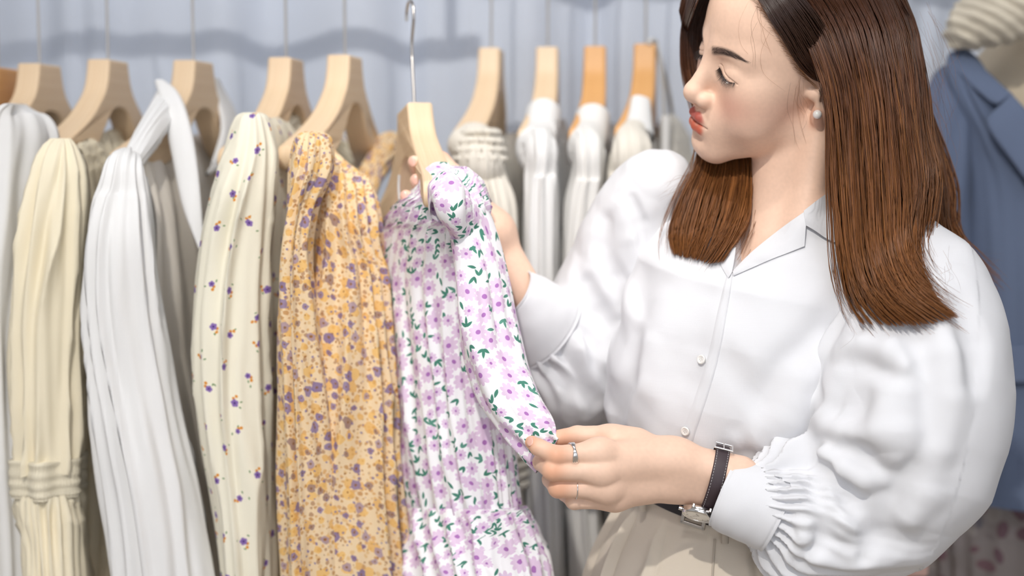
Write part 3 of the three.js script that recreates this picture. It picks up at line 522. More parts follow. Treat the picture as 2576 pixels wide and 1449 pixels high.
// lines drawn into the face: distance from a curve in its x-y plane, less a width
function lineXY(pts, ws) { return (x, y) => { let d = 1; for (let i = 0; i + 1 < pts.length; i++) { const [ax, ay] = pts[i], bx = pts[i + 1][0] - ax, by = pts[i + 1][1] - ay, t = clamp(((x - ax) * bx + (y - ay) * by) / (bx * bx + by * by)), q = Math.hypot(x - ax - bx * t, y - ay - by * t) - lerp(ws[i], ws[i + 1], t); if (q < d) d = q; } return d; }; }
const LID = [[0.0165, -0.003], [0.0205, -0.0055], [0.0265, -0.0085], [0.033, -0.0105], [0.04, -0.0108], [0.048, -0.0085]];
const faceLine = {
  slit: lineXY(LID, [0.0003, 0.0011, 0.002, 0.0017, 0.0008, 0.0002]), crease: lineXY([[0.0175, 0.0015], [0.023, 0.0005], [0.03, -0.0025], [0.037, -0.0045], [0.044, -0.0062], [0.05, -0.0085]], [0.0003, 0.0005, 0.0006, 0.0006, 0.0005, 0.0003]),
  mouth: lineXY([[0, -0.0697], [0.006, -0.069], [0.013, -0.0693], [0.0205, -0.0704]], [0.0006, 0.0006, 0.0005, 0.0002]), fold: lineXY([[0.0195, -0.041], [0.0235, -0.05], [0.031, -0.066]], [0.0012, 0.001, 0.0005]),
};
const engrave = (d, q, depth, k) => smax(d, Math.min(-q, d + depth), k);
function headLocal(X, Y, Z) {
  const x = Math.abs(X), h = hd; let d = h.cranium(x, Y, Z);
  if (d > 0.13) return d - 0.06;
  d = smin(d, h.forehead(x, Y, Z), 0.03); d = smin(d, h.mid(x, Y, Z), 0.035); d = smin(d, h.cheekbone(x, Y, Z), 0.025); d = smin(d, h.cheek(x, Y, Z), 0.025);
  d = smin(d, h.jaw(x, Y, Z), 0.022); d = smin(d, h.chin(x, Y, Z), 0.02); d = smin(d, h.muzzle(x, Y, Z), 0.022); d = smin(d, h.brow(x, Y, Z), 0.014);
  d = smax(d, -h.socket(x, Y, Z), 0.014); d = smin(d, h.bridge(x, Y, Z), 0.013); d = smin(d, h.tip(x, Y, Z), 0.006); d = smin(d, h.ala(x, Y, Z), 0.006); d = smin(d, h.colu(x, Y, Z), 0.005); d = smax(d, -h.nostril(x, Y, Z), 0.002);
  d = smin(d, h.ball(x, Y, Z), 0.006); if (Z > 0.06 && Y > -0.02 && Y < 0.012) { d = engrave(d, faceLine.crease(x, Y), 0.0006, 0.0014); d = engrave(d, faceLine.slit(x, Y), 0.0035, 0.0008); }
  d = smax(d, -h.mento(x, Y, Z), 0.01); 
  d = smin(d, h.upLip(x, Y, Z), 0.005); d = smin(d, h.loLip(x, Y, Z), 0.005); if (Z > 0.07 && Y < -0.06 && Y > -0.08) d = engrave(d, faceLine.mouth(x, Y), 0.0018, 0.0022);
  let e = smin(h.ear(x, Y, Z), h.lobe(x, Y, Z), 0.008); e = smax(e, -h.concha(x, Y, Z), 0.006); e = smin(e, h.tragus(x, Y, Z), 0.006); e = smax(e, -h.canal(x, Y, Z), 0.003);
  return smin(d, e, 0.006);
}
function skinF(X, Y, Z) { // world
  const x = hi[0] * X + hi[4] * Y + hi[8] * Z + hi[12], y = hi[1] * X + hi[5] * Y + hi[9] * Z + hi[13], z = hi[2] * X + hi[6] * Y + hi[10] * Z + hi[14];
  let n = skinBody[0][0](X, Y, Z); for (let i = 1; i < skinBody.length; i++) n = smin(n, skinBody[i][0](X, Y, Z), skinBody[i][1]);
  return smin(headLocal(x, y, z), n, 0.012);
}
const SK = { base: lin(0xefcab1), blush: lin(0xdc9a86), lip: lin(0xc9573c), lipUp: lin(0xb64a41), brow: lin(0x5b4942), lobe: lin(0xe3a78b), finger: lin(0xe8ae8d) };
function skinColor(X, Y, Z) {
  const x0 = hi[0] * X + hi[4] * Y + hi[8] * Z + hi[12], y = hi[1] * X + hi[5] * Y + hi[9] * Z + hi[13], z = hi[2] * X + hi[6] * Y + hi[10] * Z + hi[14], x = Math.abs(x0);
  const speck = 1 + 0.05 * noise(X * 300, Y * 300, Z * 300) + 0.04 * noise(X * 60, Y * 60, Z * 60);
  let c = SK.base.map((v) => v * speck);
  if (y < -0.13 || z < -0.03) return c;
  c = mix3(c, SK.blush, 0.55 * Math.exp(-((x - 0.046) ** 2 + (y + 0.036) ** 2 * 1.4) / 0.0005) * smooth(0, 0.03, z));
  if (z > 0.05) {
    const lu = hd.upLip(x, y, z), ll = hd.loLip(x, y, z), edge = (d) => 1 - smooth(0.0004, 0.0022, d);
    if (y < -0.055 && y > -0.09) { c = mix3(c, SK.lipUp, 0.9 * edge(lu)); if (y < -0.067) c = mix3(c, SK.lip, 0.92 * edge(ll)); }
    // brow: head, arch, tail
    const t = clamp((x - 0.012) / 0.04), by = 0.0145 + 0.0075 * Math.sin(t * 2.3) - 0.002 * t, bw = lerp(0.0044, 0.0016, t * t);
    if (x > 0.009 && x < 0.055 && y > 0) c = mix3(c, SK.brow, 0.85 * (1 - smooth(bw * 0.6, bw * 1.5, Math.abs(y - by))) * smooth(0.009, 0.016, x) * (1 - smooth(0.046, 0.055, x)));
  }
  c = mix3(c, SK.lobe, 0.5 * smooth(0.066, 0.072, x) * smooth(-0.025, -0.035, y) * smooth(-0.06, -0.05, y) * smooth(0.012, 0.004, z));
  return c;
}
M.skin = new THREE.MeshPhysicalMaterial({ color: 0xffffff, vertexColors: true, roughness: 0.46, specularIntensity: 0.6, sheen: 0.2, sheenRoughness: 0.5, sheenColor: new THREE.Color(0xffd9c4) });
// ---- near (left) hand, dress sleeve between thumb and finger
const finger = (list, rs) => chainF(list.map((p) => P(...p)), rs, 0.003);
const nearHand = (() => {
  const w1 = P(1700, 1158, 1.422), w2 = P(1700, 1206, 1.43), e1 = P(1860, 1196, 1.415), e2 = P(1850, 1246, 1.425);
  const mcp = [[1510, 1136, 1.4], [1514, 1186, 1.397], [1526, 1230, 1.403], [1548, 1256, 1.414]];
  const palm = union([coneF(w1, P(...mcp[0]), 0.0175, 0.0112), coneF(w1, P(...mcp[1]), 0.0175, 0.0114), coneF(w2, P(...mcp[2]), 0.0185, 0.011), coneF(w2, P(...mcp[3]), 0.0185, 0.0105), coneF(w1, e1, 0.0185, 0.0205), coneF(w2, e2, 0.0195, 0.0215), coneF(w1, w2, 0.017, 0.018),
    coneF(P(1660, 1150, 1.425), P(1545, 1104, 1.432), 0.019, 0.0135)], 0.014);
  const fingers = [
    finger([mcp[0], [1400, 1146, 1.391], [1354, 1125, 1.399], [1338, 1113, 1.406]], [0.0108, 0.0098, 0.0083, 0.007]),
    finger([mcp[1], [1390, 1184, 1.39], [1363, 1163, 1.42], [1370, 1142, 1.442]], [0.011, 0.0102, 0.009, 0.0075]),
    finger([mcp[2], [1404, 1228, 1.398], [1386, 1206, 1.432], [1400, 1182, 1.452]], [0.0108, 0.0098, 0.0088, 0.0075]),
    finger([mcp[3], [1444, 1260, 1.41], [1422, 1242, 1.437], [1430, 1218, 1.452]], [0.0098, 0.0086, 0.0077, 0.0068]),
    finger([[1600, 1116, 1.436], [1524, 1101, 1.441], [1452, 1097, 1.443], [1408, 1101, 1.434]], [0.016, 0.0128, 0.0105, 0.0085]),
  ];
  const knuckle = union(mcp.slice(0, 3).map((m) => S3(P(...m).x, P(...m).y, P(...m).z + 0.002, 0.0092)), 0.001);
  const nail = ellF(P(1331, 1109, 1.398), [0.0045, 0.0055, 0.0025]);
  return (x, y, z) => {
    let d = smin(palm(x, y, z), knuckle(x, y, z), 0.012), f = 1e3, f4 = fingers[4](x, y, z);
    for (let i = 0; i < 4; i++) f = smin(f, fingers[i](x, y, z), 0.0025);
    d = smin(d, f, 0.014); d = smin(d, f4, 0.011);
    return d;
  };
})();
// ---- far (right) hand behind the hanger
const farHand = (() => {
  const w = P(1236, 585, 1.63), mcp = [[1128, 462, 1.665], [1118, 490, 1.672], [1112, 516, 1.672], [1110, 540, 1.668]];
  const palm = union([coneF(w, P(...mcp[0]), 0.023, 0.012), coneF(w, P(...mcp[1]), 0.023, 0.012), coneF(w, P(...mcp[2]), 0.022, 0.012), coneF(w, P(...mcp[3]), 0.02, 0.011), coneF(w, P(1372, 820, 1.615), 0.0215, 0.021), coneF(P(1240, 580, 1.615), P(1170, 478, 1.625), 0.019, 0.014)], 0.014);
  const f = [
    finger([mcp[0], [1076, 444, 1.655], [1052, 424, 1.622], [1042, 408, 1.606]], [0.011, 0.0098, 0.0088, 0.0076]),
    finger([mcp[1], [1078, 486, 1.655], [1058, 470, 1.618], [1048, 454, 1.6]], [0.011, 0.0098, 0.009, 0.0078]),
    finger([mcp[2], [1064, 520, 1.66], [1036, 508, 1.622], [1022, 494, 1.606]], [0.011, 0.0095, 0.0086, 0.0075]),
    finger([mcp[3], [1070, 545, 1.68], [1040, 545, 1.672]], [0.01, 0.0085, 0.0075]),
    finger([[1185, 495, 1.622], [1140, 440, 1.622], [1112, 402, 1.63], [1105, 392, 1.634]], [0.0155, 0.012, 0.0092, 0.007]),
  ];
  return (x, y, z) => { let d = palm(x, y, z), g = 1e3; for (const q of f) g = smin(g, q(x, y, z), 0.002); return smin(d, g, 0.009); };
})();
// ---- the rest of the body, under the clothes
const J = { shN: P(2270, 690, 1.475), elN: P(2300, 1230, 1.43), wrN: P(1850, 1222, 1.42), shF: P(1650, 520, 1.62), elF: P(1465, 930, 1.668), wrF: P(1372, 820, 1.615) };
const restF = union([coneF(J.shN, J.elN, 0.042, 0.034), coneF(J.elN, J.wrN, 0.034, 0.022), coneF(J.shF, J.elF, 0.03, 0.026), coneF(J.elF, J.wrF, 0.026, 0.018), ellF(bodyP(0, -0.2, -0.01), [0.115, 0.2, 0.075], bodyQ), ellF(bodyP(-0.07, -0.5, -0.02), [0.12, 0.2, 0.085], bodyQ)], 0.05);
const bounds = (pts, m) => { const b = new THREE.Box3().setFromPoints(pts).expandByScalar(m); return [[b.min.x, b.min.y, b.min.z], [b.max.x, b.max.y, b.max.z]]; };
{
  const bh = bounds([headP(0.05, 0.12, 0.05), headP(-0.05, 0.12, -0.05), headP(0, 0.125, 0), headP(0, -0.1, 0.1), headP(0.08, 0, 0), headP(-0.08, 0, 0), headP(0, 0, -0.09), headP(0, -0.03, 0.118), bodyP(0.14, -0.05, 0), bodyP(-0.14, 0, 0), bodyP(0, -0.2, 0.08)], 0.012);
  const gh = surfaceNets(skinF, bh[0], bh[1], 0.0017, { color: skinColor });
  const handCol = (tips) => (x, y, z) => { const s = 1 + 0.05 * noise(x * 280, y * 280, z * 280) + 0.04 * noise(x * 50, y * 50, z * 50); let c = SK.base.map((v) => v * s), t = 0; for (const [p, r] of tips) t = Math.max(t, Math.exp(-((x - p.x) ** 2 + (y - p.y) ** 2 + (z - p.z) ** 2) / (r * r))); return mix3(c, SK.finger, t); };
  const tipsN = [[1330, 1112, 1.4], [1370, 1142, 1.44], [1408, 1101, 1.434], [1400, 1146, 1.38], [1390, 1186, 1.38], [1404, 1232, 1.39]].map((q) => [P(...q), 0.014]);
  const bn = bounds([P(1330, 1110, 1.4), P(1900, 1220, 1.42), P(1540, 1060, 1.44), P(1540, 1290, 1.4), P(1400, 1180, 1.46), P(1500, 1160, 1.38)], 0.016);
  const gn = surfaceNets(nearHand, bn[0], bn[1], 0.0017, { color: handCol(tipsN) });
  const tipsF = [[1040, 412, 1.652], [1046, 456, 1.648], [1022, 498, 1.65], [1105, 392, 1.634]].map((q) => [P(...q), 0.014]);
  const bf = bounds([P(1010, 400, 1.64), P(1400, 860, 1.6), P(1100, 560, 1.69), P(1250, 480, 1.61)], 0.02);
  const gf = surfaceNets(farHand, bf[0], bf[1], 0.0024, { color: handCol(tipsF) });
  const br = bounds([J.shN, J.elN, J.shF, J.elF, bodyP(0.12, 0, 0), bodyP(-0.2, -0.7, 0), bodyP(0.1, -0.7, 0), bodyP(0, -0.2, 0.08), bodyP(0, -0.2, -0.1)], 0.05);
  const gr = surfaceNets(restF, br[0], br[1], 0.012, { color: () => SK.base });
  obj('body', [gh, gn, gf, gr], M.skin, person);
}

// fingernails
M.nail = new THREE.MeshPhysicalMaterial({ color: 0xe9b7a4, roughness: 0.25, clearcoat: 0.5 });
for (const [f, px, py, s, ang] of [[nearHand, 1333, 1110, 1, 0.5], [farHand, 1037, 407, 1, 0.2], [farHand, 1044, 452, 1, 0.2], [farHand, 1018, 492, 1, 0.3], [farHand, 1107, 395, 0.9, -0.3]]) {
  const h = rayHit(f, px, py, 1.1, 2.0); if (!h) continue; const n = gradient(f, h, 0.001);
  const g = new THREE.SphereGeometry(1, 20, 14); g.scale(0.0042 * s, 0.0058 * s, 0.0013); const m = obj('fingernail', g, M.nail, person); m.position.copy(h).addScaledVector(n, -0.0003); m.quaternion.setFromUnitVectors(V(0, 0, 1), n); m.rotateZ(ang);
}
// ---------------------------------------------------------------- blouse
const blouse = new THREE.Group(); blouse.name = 'blouse'; person.add(blouse); blouse.userData.label = 'white cotton blouse with camp collar and full sleeves';
M.blouse = cloth(0xe3e3e5, { weaveSize: 0.022, bump: 0.00012, rough: 0.78, sheen: 0.2 });
const TORSO = [[0.045, 0, -0.025, 0.055, 0.05], [0.012, 0, -0.018, 0.11, 0.06], [-0.025, -0.012, -0.008, 0.143, 0.084], [-0.06, -0.03, 0.002, 0.148, 0.103], [-0.12, -0.045, 0.004, 0.15, 0.122], [-0.19, -0.06, 0.004, 0.156, 0.13], [-0.235, -0.068, 0.004, 0.15, 0.124], [-0.268, -0.068, 0.004, 0.134, 0.112], [-0.3, -0.065, 0, 0.118, 0.098], [-0.33, -0.063, 0, 0.112, 0.092]];
const TILT = 0.19;
function torsoRow(b) { let i = 0; while (i < TORSO.length - 2 && b < TORSO[i + 1][0]) i++; const p = TORSO[i], q = TORSO[i + 1], t = smooth(0, 1, clamp((p[0] - b) / (p[0] - q[0]))) * 0.5 + 0.5 * clamp((p[0] - b) / (p[0] - q[0])); return [lerp(p[1], q[1], t), lerp(p[2], q[2], t), lerp(p[3], q[3], t), lerp(p[4], q[4], t)]; }
function torsoPlain(x, y, z) {
  let [a, b, c] = toBody(x, y, z); b += TILT * a; const [a0, c0, ra, rc] = torsoRow(b);
  const da = (a - a0) / ra, dc = (c - c0) / rc, r = Math.sqrt(da * da + dc * dc), d = (r - 1) * Math.min(ra, rc) * (0.75 + 0.25 * Math.abs(dc) / (r + 1e-6));
  return Math.max(d, b - 0.05, -0.33 - b);
}
const underF = (x, y, z) => { let n = skinBody[1][0](x, y, z); for (let i = 2; i < 7; i++) n = smin(n, skinBody[i][0](x, y, z), skinBody[i][1]); const q = toBody(x, y, z); return smax(n - 0.006, q[1] + TILT * q[0] - 0.022, 0.01); };
function torsoF(x, y, z) {
  const d = smin(torsoPlain(x, y, z), underF(x, y, z), 0.02); if (Math.abs(d) > 0.04) return d;
  let [a, b, c] = toBody(x, y, z); b += TILT * a;
  const w = smooth(-0.02, -0.12, b), tuck = smooth(-0.22, -0.29, b);
  let f = w * (0.0065 * noise(a * 17 + b * 5, b * 2.6, 1.5) + 0.003 * noise(a * 34 - b * 6, b * 5, 8.5)) + 0.0035 * noise(a * 9, b * 22 + a * 16, 4.2) * w;
  f += tuck * 0.005 * (Math.abs(Math.sin(a * 95 + 2 * noise(a * 20, b * 20, 3))) - 0.5);
  f += 0.004 * smooth(0.06, 0.14, a) * Math.sin((b * 0.9 - a * 0.7) * 120) * smooth(0.02, -0.04, b) * smooth(-0.2, -0.08, b); // strain near the arm
  return d - f;
}
const neckHole = coneF(bodyP(0.004, 0.12, 0.0), bodyP(0, 0.02, -0.004), 0.064, 0.058);
// the V: from the sides of the neck down to the first closed button
const VB = toBody(...rayHit(torsoPlain, 1843, 682).toArray());
const VL = toBody(...rayHit(torsoPlain, 2010, 545).toArray()), VS = (VL[0] - VB[0]) / (VL[1] - VB[1]);
function veeF(x, y, z) { const [a, b, c] = toBody(x, y, z), t = b - VB[1]; return Math.max((a - VB[0] - VS * t) * 0.8, (VB[0] - 0.25 * t - a) * 0.9, -c - 0.01, -t); }
const bodiceF = (x, y, z) => smax(smax(torsoF(x, y, z), -neckHole(x, y, z), 0.003), -veeF(x, y, z), 0.003);
// marks on a surface: ridges and furrows laid along lines of sight onto a plain form
function alongSurface(f, pxs, lift) { const out = []; for (const [px, py] of pxs) { const h = rayHit(f, px, py); if (h) out.push(h.addScaledVector(gradient(f, h, 0.004), lift)); } return out; }
function creased(f, marks) { // marks: [pixels, radius, height (+ ridge, - furrow), softness]
  const list = marks.map(([pxs, r, h, k]) => { const pts = alongSurface(f, pxs, h > 0 ? h - r : r + h), n = pts.length; if (n < 2) return null; const rs = pts.map((_, i) => r * (0.35 + 0.65 * Math.sin(Math.PI * clamp((i + 0.35) / (n - 0.3))))), box3 = new THREE.Box3().setFromPoints(pts).expandByScalar(r + 0.03); return { g: chainF(pts, rs, 0.004), ridge: h > 0, k: k ?? 0.012, box3 }; }).filter(Boolean);
  return (x, y, z) => { let d = f(x, y, z); if (Math.abs(d) > 0.05) return d; for (const m of list) { const b = m.box3; if (x < b.min.x || y < b.min.y || z < b.min.z || x > b.max.x || y > b.max.y || z > b.max.z) continue; const e = m.g(x, y, z); d = m.ridge ? smin(d, e, m.k) : smax(d, -e, m.k); } return d; };
}
const bodice = creased(bodiceF, [
  [[[1770, 760], [1745, 860], [1715, 960], [1690, 1060]], 0.02, -0.004, 0.02], [[[1660, 760], [1640, 860], [1612, 960], [1585, 1060]], 0.016, 0.0035, 0.02], [[[1600, 850], [1580, 950], [1550, 1060]], 0.014, -0.004, 0.016],
  [[[2110, 760], [2070, 850], [1990, 930], [1930, 990]], 0.02, -0.005, 0.025], [[[2090, 880], [2030, 960], [1980, 1060], [1950, 1120]], 0.018, 0.004, 0.02], [[[1880, 1100], [1850, 1180], [1830, 1260]], 0.016, -0.004, 0.02], [[[1960, 1060], [1900, 1100], [1860, 1110]], 0.012, 0.004, 0.016],
]);
const clothUV = (x, y, z) => { const [a, b, c] = toBody(x, y, z); return [a + c * 0.35, b + c * 0.1]; };
{
  const b = bounds([bodyP(0.16, 0.07, 0), bodyP(-0.23, 0.07, 0), bodyP(0, -0.36, 0.14), bodyP(0, -0.3, -0.14), bodyP(0.14, -0.36, 0), bodyP(-0.23, -0.36, 0)], 0.03);
  obj('bodice', surfaceNets(bodice, b[0], b[1], 0.0033, { uvOf: clothUV }), M.blouse, blouse);
}
// near sleeve
const path = (l) => [l.map((q) => P(q[0], q[1], q[2])), l.map((q) => q[3])];
const upN = path([[2268, 640, 1.49, 0.042], [2320, 715, 1.475, 0.05], [2312, 820, 1.455, 0.07], [2292, 950, 1.44, 0.086], [2274, 1085, 1.43, 0.086], [2250, 1200, 1.425, 0.077], [2226, 1300, 1.42, 0.053]]);
const foN = path([[2236, 1295, 1.42, 0.055], [2140, 1300, 1.405, 0.055], [2060, 1295, 1.4, 0.049], [1985, 1272, 1.405, 0.04], [1925, 1262, 1.41, 0.034]]);
const foBase = chainF(...foN, 0.01), cuffA = P(1985, 1272, 1.405), cuffDir = P(2140, 1300, 1.405).sub(cuffA).normalize();
const nearPlain = (x, y, z) => {
  let d = chainF_upN(x, y, z), e = foBase(x, y, z);
  e = smin(e, billowTop(x, y, z), 0.018); e = smin(e, billowLow(x, y, z), 0.03);
  return smin(d, e, 0.014);
};
const chainF_upN = chainF(...upN, 0.05), billowTop = chainF([P(1946, 1172, 1.43), P(1985, 1146, 1.425), P(2070, 1165, 1.42), P(2150, 1200, 1.42)], [0.018, 0.022, 0.026, 0.02], 0.01), billowLow = chainF([P(1965, 1370, 1.42), P(2040, 1400, 1.415), P(2120, 1400, 1.415)], [0.028, 0.042, 0.036], 0.02);
const nearGather = (x, y, z) => { // gathers that fan out from the cuff seam
  const d = nearPlain(x, y, z); if (Math.abs(d) > 0.03) return d;
  const px = x - cuffA.x, py = y - cuffA.y, pz = z - cuffA.z, s = px * cuffDir.x + py * cuffDir.y + pz * cuffDir.z; if (s > 0.14 || s < -0.06) return d - 0.003 * noise(x * 16, y * 16, z * 16);
  const ang = Math.atan2(py - s * cuffDir.y, pz - s * cuffDir.z), w = Math.exp(-Math.max(0, s) / 0.035);
  return d - 0.0042 * w * Math.sin(ang * 26 + 5 * noise(x * 20, y * 20, z * 20)) - 0.005 * (1 - w) * smooth(0.16, 0.08, s) * Math.sin(ang * 7 + 4 * noise(x * 9, y * 9, z * 9)) - 0.002 * noise(x * 30, y * 30, z * 30);
};
const nearSleeve = creased(nearGather, [
  [[[2062, 1022], [2078, 1070], [2110, 1092], [2160, 1098], [2196, 1080], [2200, 1030], [2205, 985]], 0.014, 0.008, 0.016],
  [[[2090, 1118], [2120, 1145], [2170, 1165], [2230, 1172], [2270, 1170]], 0.02, -0.014, 0.02],
  [[[2070, 1150], [2120, 1185], [2170, 1210], [2220, 1220]], 0.012, 0.008, 0.014],
  [[[2120, 1215], [2140, 1260], [2180, 1300], [2200, 1350], [2176, 1400]], 0.012, -0.012, 0.012],
  [[[2140, 905], [2190, 895], [2240, 915], [2270, 940]], 0.018, -0.011, 0.018], [[[2110, 880], [2170, 868], [2235, 880], [2285, 920], [2330, 960]], 0.013, 0.007, 0.016],
  [[[2150, 930], [2140, 1000], [2130, 1050]], 0.024, -0.006, 0.025], [[[2290, 780], [2330, 880], [2345, 1000], [2335, 1120]], 0.016, -0.0045, 0.02], [[[2345, 760], [2385, 880], [2400, 1000], [2380, 1130]], 0.014, 0.004, 0.018], [[[2420, 760], [2450, 860], [2455, 960]], 0.014, -0.005, 0.016], [[[2250, 1000], [2240, 1080], [2250, 1150]], 0.018, 0.006, 0.02],
  [[[2300, 1180], [2250, 1260], [2225, 1340], [2235, 1385]], 0.016, -0.006, 0.016], [[[2360, 1150], [2330, 1240], [2290, 1310]], 0.014, 0.004, 0.016],
  [[[1975, 1180], [2030, 1165], [2080, 1190], [2110, 1220]], 0.009, -0.008, 0.008], [[[2050, 1230], [2075, 1290], [2070, 1350], [2030, 1390]], 0.011, -0.008, 0.012], [[[2010, 1300], [2020, 1350], [1990, 1400]], 0.008, 0.005, 0.008],
]);
{
  const b = bounds([...upN[0], ...foN[0], P(2060, 1440, 1.42)], 0.11);
  obj('sleeve', surfaceNets(nearSleeve, b[0], b[1], 0.003, { uvOf: (x, y, z) => [x + z * 0.4, y] }), M.blouse, blouse);
}
// far sleeve
const upF = path([[1660, 462, 1.615, 0.04], [1612, 540, 1.635, 0.046], [1578, 660, 1.655, 0.058], [1535, 790, 1.67, 0.066], [1480, 900, 1.675, 0.066], [1450, 965, 1.67, 0.048]]);
const foF = path([[1448, 970, 1.668, 0.045], [1420, 915, 1.655, 0.048], [1390, 860, 1.64, 0.042], [1362, 815, 1.625, 0.034]]);
const fcA = P(1388, 850, 1.64), fcDir = P(1448, 970, 1.668).sub(fcA).normalize(), farPlainU = chainF(...upF, 0.04), farPlainL = chainF(...foF, 0.02);
const farPlain = (x, y, z) => smin(farPlainU(x, y, z), farPlainL(x, y, z), 0.02);
const farGather = (x, y, z) => {
  const d = farPlain(x, y, z); if (Math.abs(d) > 0.03) return d;
  const px = x - fcA.x, py = y - fcA.y, pz = z - fcA.z, s = px * fcDir.x + py * fcDir.y + pz * fcDir.z, ang = Math.atan2(px - s * fcDir.x, pz - s * fcDir.z), w = smooth(-0.03, 0.0, s) * Math.exp(-Math.max(0, s) / 0.045);
  return d - 0.005 * w * Math.sin(ang * 15 + 4 * noise(x * 18, y * 18, z * 18)) - 0.0035 * noise(x * 24 + y * 9, y * 11, z * 15) - 0.0015 * noise(x * 60, y * 40, z * 50);
};
const farSleeve = creased(farGather, [[[[1520, 560], [1515, 620], [1540, 700], [1560, 760]], 0.012, -0.007, 0.014], [[[1470, 720], [1500, 790], [1540, 860], [1570, 920]], 0.016, -0.012, 0.016], [[[1560, 520], [1590, 600], [1600, 680]], 0.009, 0.004, 0.012], [[[1590, 500], [1612, 560], [1622, 640]], 0.006, -0.004, 0.008], [[[1400, 930], [1450, 980], [1500, 1010]], 0.012, -0.006, 0.014]]);
{
  const b = bounds([...upF[0], ...foF[0]], 0.085);
  obj('sleeve', surfaceNets(farSleeve, b[0], b[1], 0.0034, { uvOf: (x, y, z) => [x + z * 0.4, y] }), M.blouse, blouse);
}
// cuffs: a double-walled band
function cuff(rws, inset, seamAt) {
  const seam = (u, v) => -0.0009 * (Math.exp(-(((v - seamAt) / 0.02) ** 2)) + Math.exp(-(((v - (1 - seamAt)) / 0.02) ** 2))) + 0.0009 * noise(u * 9, v * 4, 2);
  const outer = clothTube(rws, { nu: 90, nv: 60, cap: false, fold: seam }), inner = clothTube(rws.map(([a, b, t]) => { const m = a.clone().add(b).multiplyScalar(0.5), k = 1 - inset / m.distanceTo(a); return [m.clone().add(a.clone().sub(m).multiplyScalar(k)), m.clone().add(b.clone().sub(m).multiplyScalar(k)), t - inset]; }), { nu: 90, nv: 30, cap: false });
  const rims = [];
  for (const j of [0, 60]) { const pts = []; for (let i = 0; i <= 90; i++) { const q = V(0, 0, 0).fromBufferAttribute(outer.attributes.position, j * 91 + i); pts.push(q); } const n = (j ? 30 : 0), w = gridGeometry(90, 1, (i, k) => [k ? V(0, 0, 0).fromBufferAttribute(inner.attributes.position, n * 91 + i) : pts[i], i * 0.002, k * 0.002]); rims.push(w); }
  return [outer, inner, ...rims];
}
obj('cuff', cuff([[P(1852, 1160, 1.425), P(1782, 1322, 1.405), 0.032], [P(1900, 1168, 1.42), P(1822, 1345, 1.4), 0.035], [P(1955, 1178, 1.415), P(1868, 1366, 1.4), 0.038], [P(2004, 1190, 1.41), P(1912, 1388, 1.4), 0.041]], 0.002, 0.07), M.blouse, blouse);
obj('cuff', cuff([[P(1334, 684, 1.6), P(1272, 782, 1.605), 0.031], [P(1378, 704, 1.605), P(1276, 836, 1.612), 0.036], [P(1420, 728, 1.612), P(1286, 884, 1.622), 0.039], [P(1458, 754, 1.62), P(1302, 918, 1.635), 0.041]], 0.002, 0.07), M.blouse, blouse);
// collar leaves lie on the bodice: grids between a fold line and an outer edge
function leafOn(name, inner, outer, lift0, lift1, nu = 40, nv = 16) {
  const I = catmull(inner, nu), O = catmull(outer, nu), lift = (u, v) => lerp(lift0, lift1, v);
  const f = (x, y, z) => smin(torsoF(x, y, z), skinF(x, y, z), 0.01);
  const at = (i, j) => { const v = j / nv, px = lerp(I[i][0], O[i][0], v), py = lerp(I[i][1], O[i][1], v), h = rayHit(f, px, py) ?? P(px, py, 1.48); return h.addScaledVector(rayDir(px, py), -lift(i / nu, v) - 0.002 * Math.sin(v * 3.14)); };
  const pts = []; for (let j = 0; j <= nv; j++) for (let i = 0; i <= nu; i++) pts.push(at(i, j));
  const back = rayDir(CX + 500, CY);
  const A = gridGeometry(nu, nv, (i, j) => [pts[j * (nu + 1) + i], i * 0.004, j * 0.004]), B = gridGeometry(nu, nv, (i, j) => [pts[j * (nu + 1) + (nu - i)].clone().addScaledVector(back, 0.0022), i * 0.004, j * 0.004]);
  const ring = []; for (let i = 0; i <= nu; i++) ring.push([0, i]); for (let j = 1; j <= nv; j++) ring.push([j, nu]); for (let i = nu - 1; i >= 0; i--) ring.push([nv, i]); for (let j = nv - 1; j >= 0; j--) ring.push([j, 0]);
  const R = gridGeometry(ring.length - 1, 1, (i, k) => { const [j, c] = ring[i], p = pts[j * (nu + 1) + c].clone(); return [k ? p.addScaledVector(back, 0.0022) : p, i * 0.003, k * 0.002]; });
  return obj(name, [A, B, R], M.blouse, blouse);
}
leafOn('lapel', [[1843, 682], [1886, 638], [1939, 594], [1984, 560], [2030, 528]], [[1845, 694], [1890, 674], [1940, 652], [1982, 636], [2024, 619]], 0.003, 0.0024);
leafOn('lapel', [[2026, 529], [2030, 526], [2034, 524]], [[2023, 618], [2026, 590], [2027, 566]], 0.003, 0.0024, 12, 10);
leafOn('collar', [[2022, 530], [2050, 508], [2072, 492], [2100, 474], [2130, 462]], [[2026, 566], [2050, 580], [2080, 600], [2110, 612], [2150, 610]], 0.0045, 0.0036);
leafOn('lapel', [[1851, 622], [1849, 640], [1846, 660], [1842, 684]], [[1790, 640], [1808, 655], [1818, 676], [1832, 700]], 0.003, 0.0024, 24, 12);
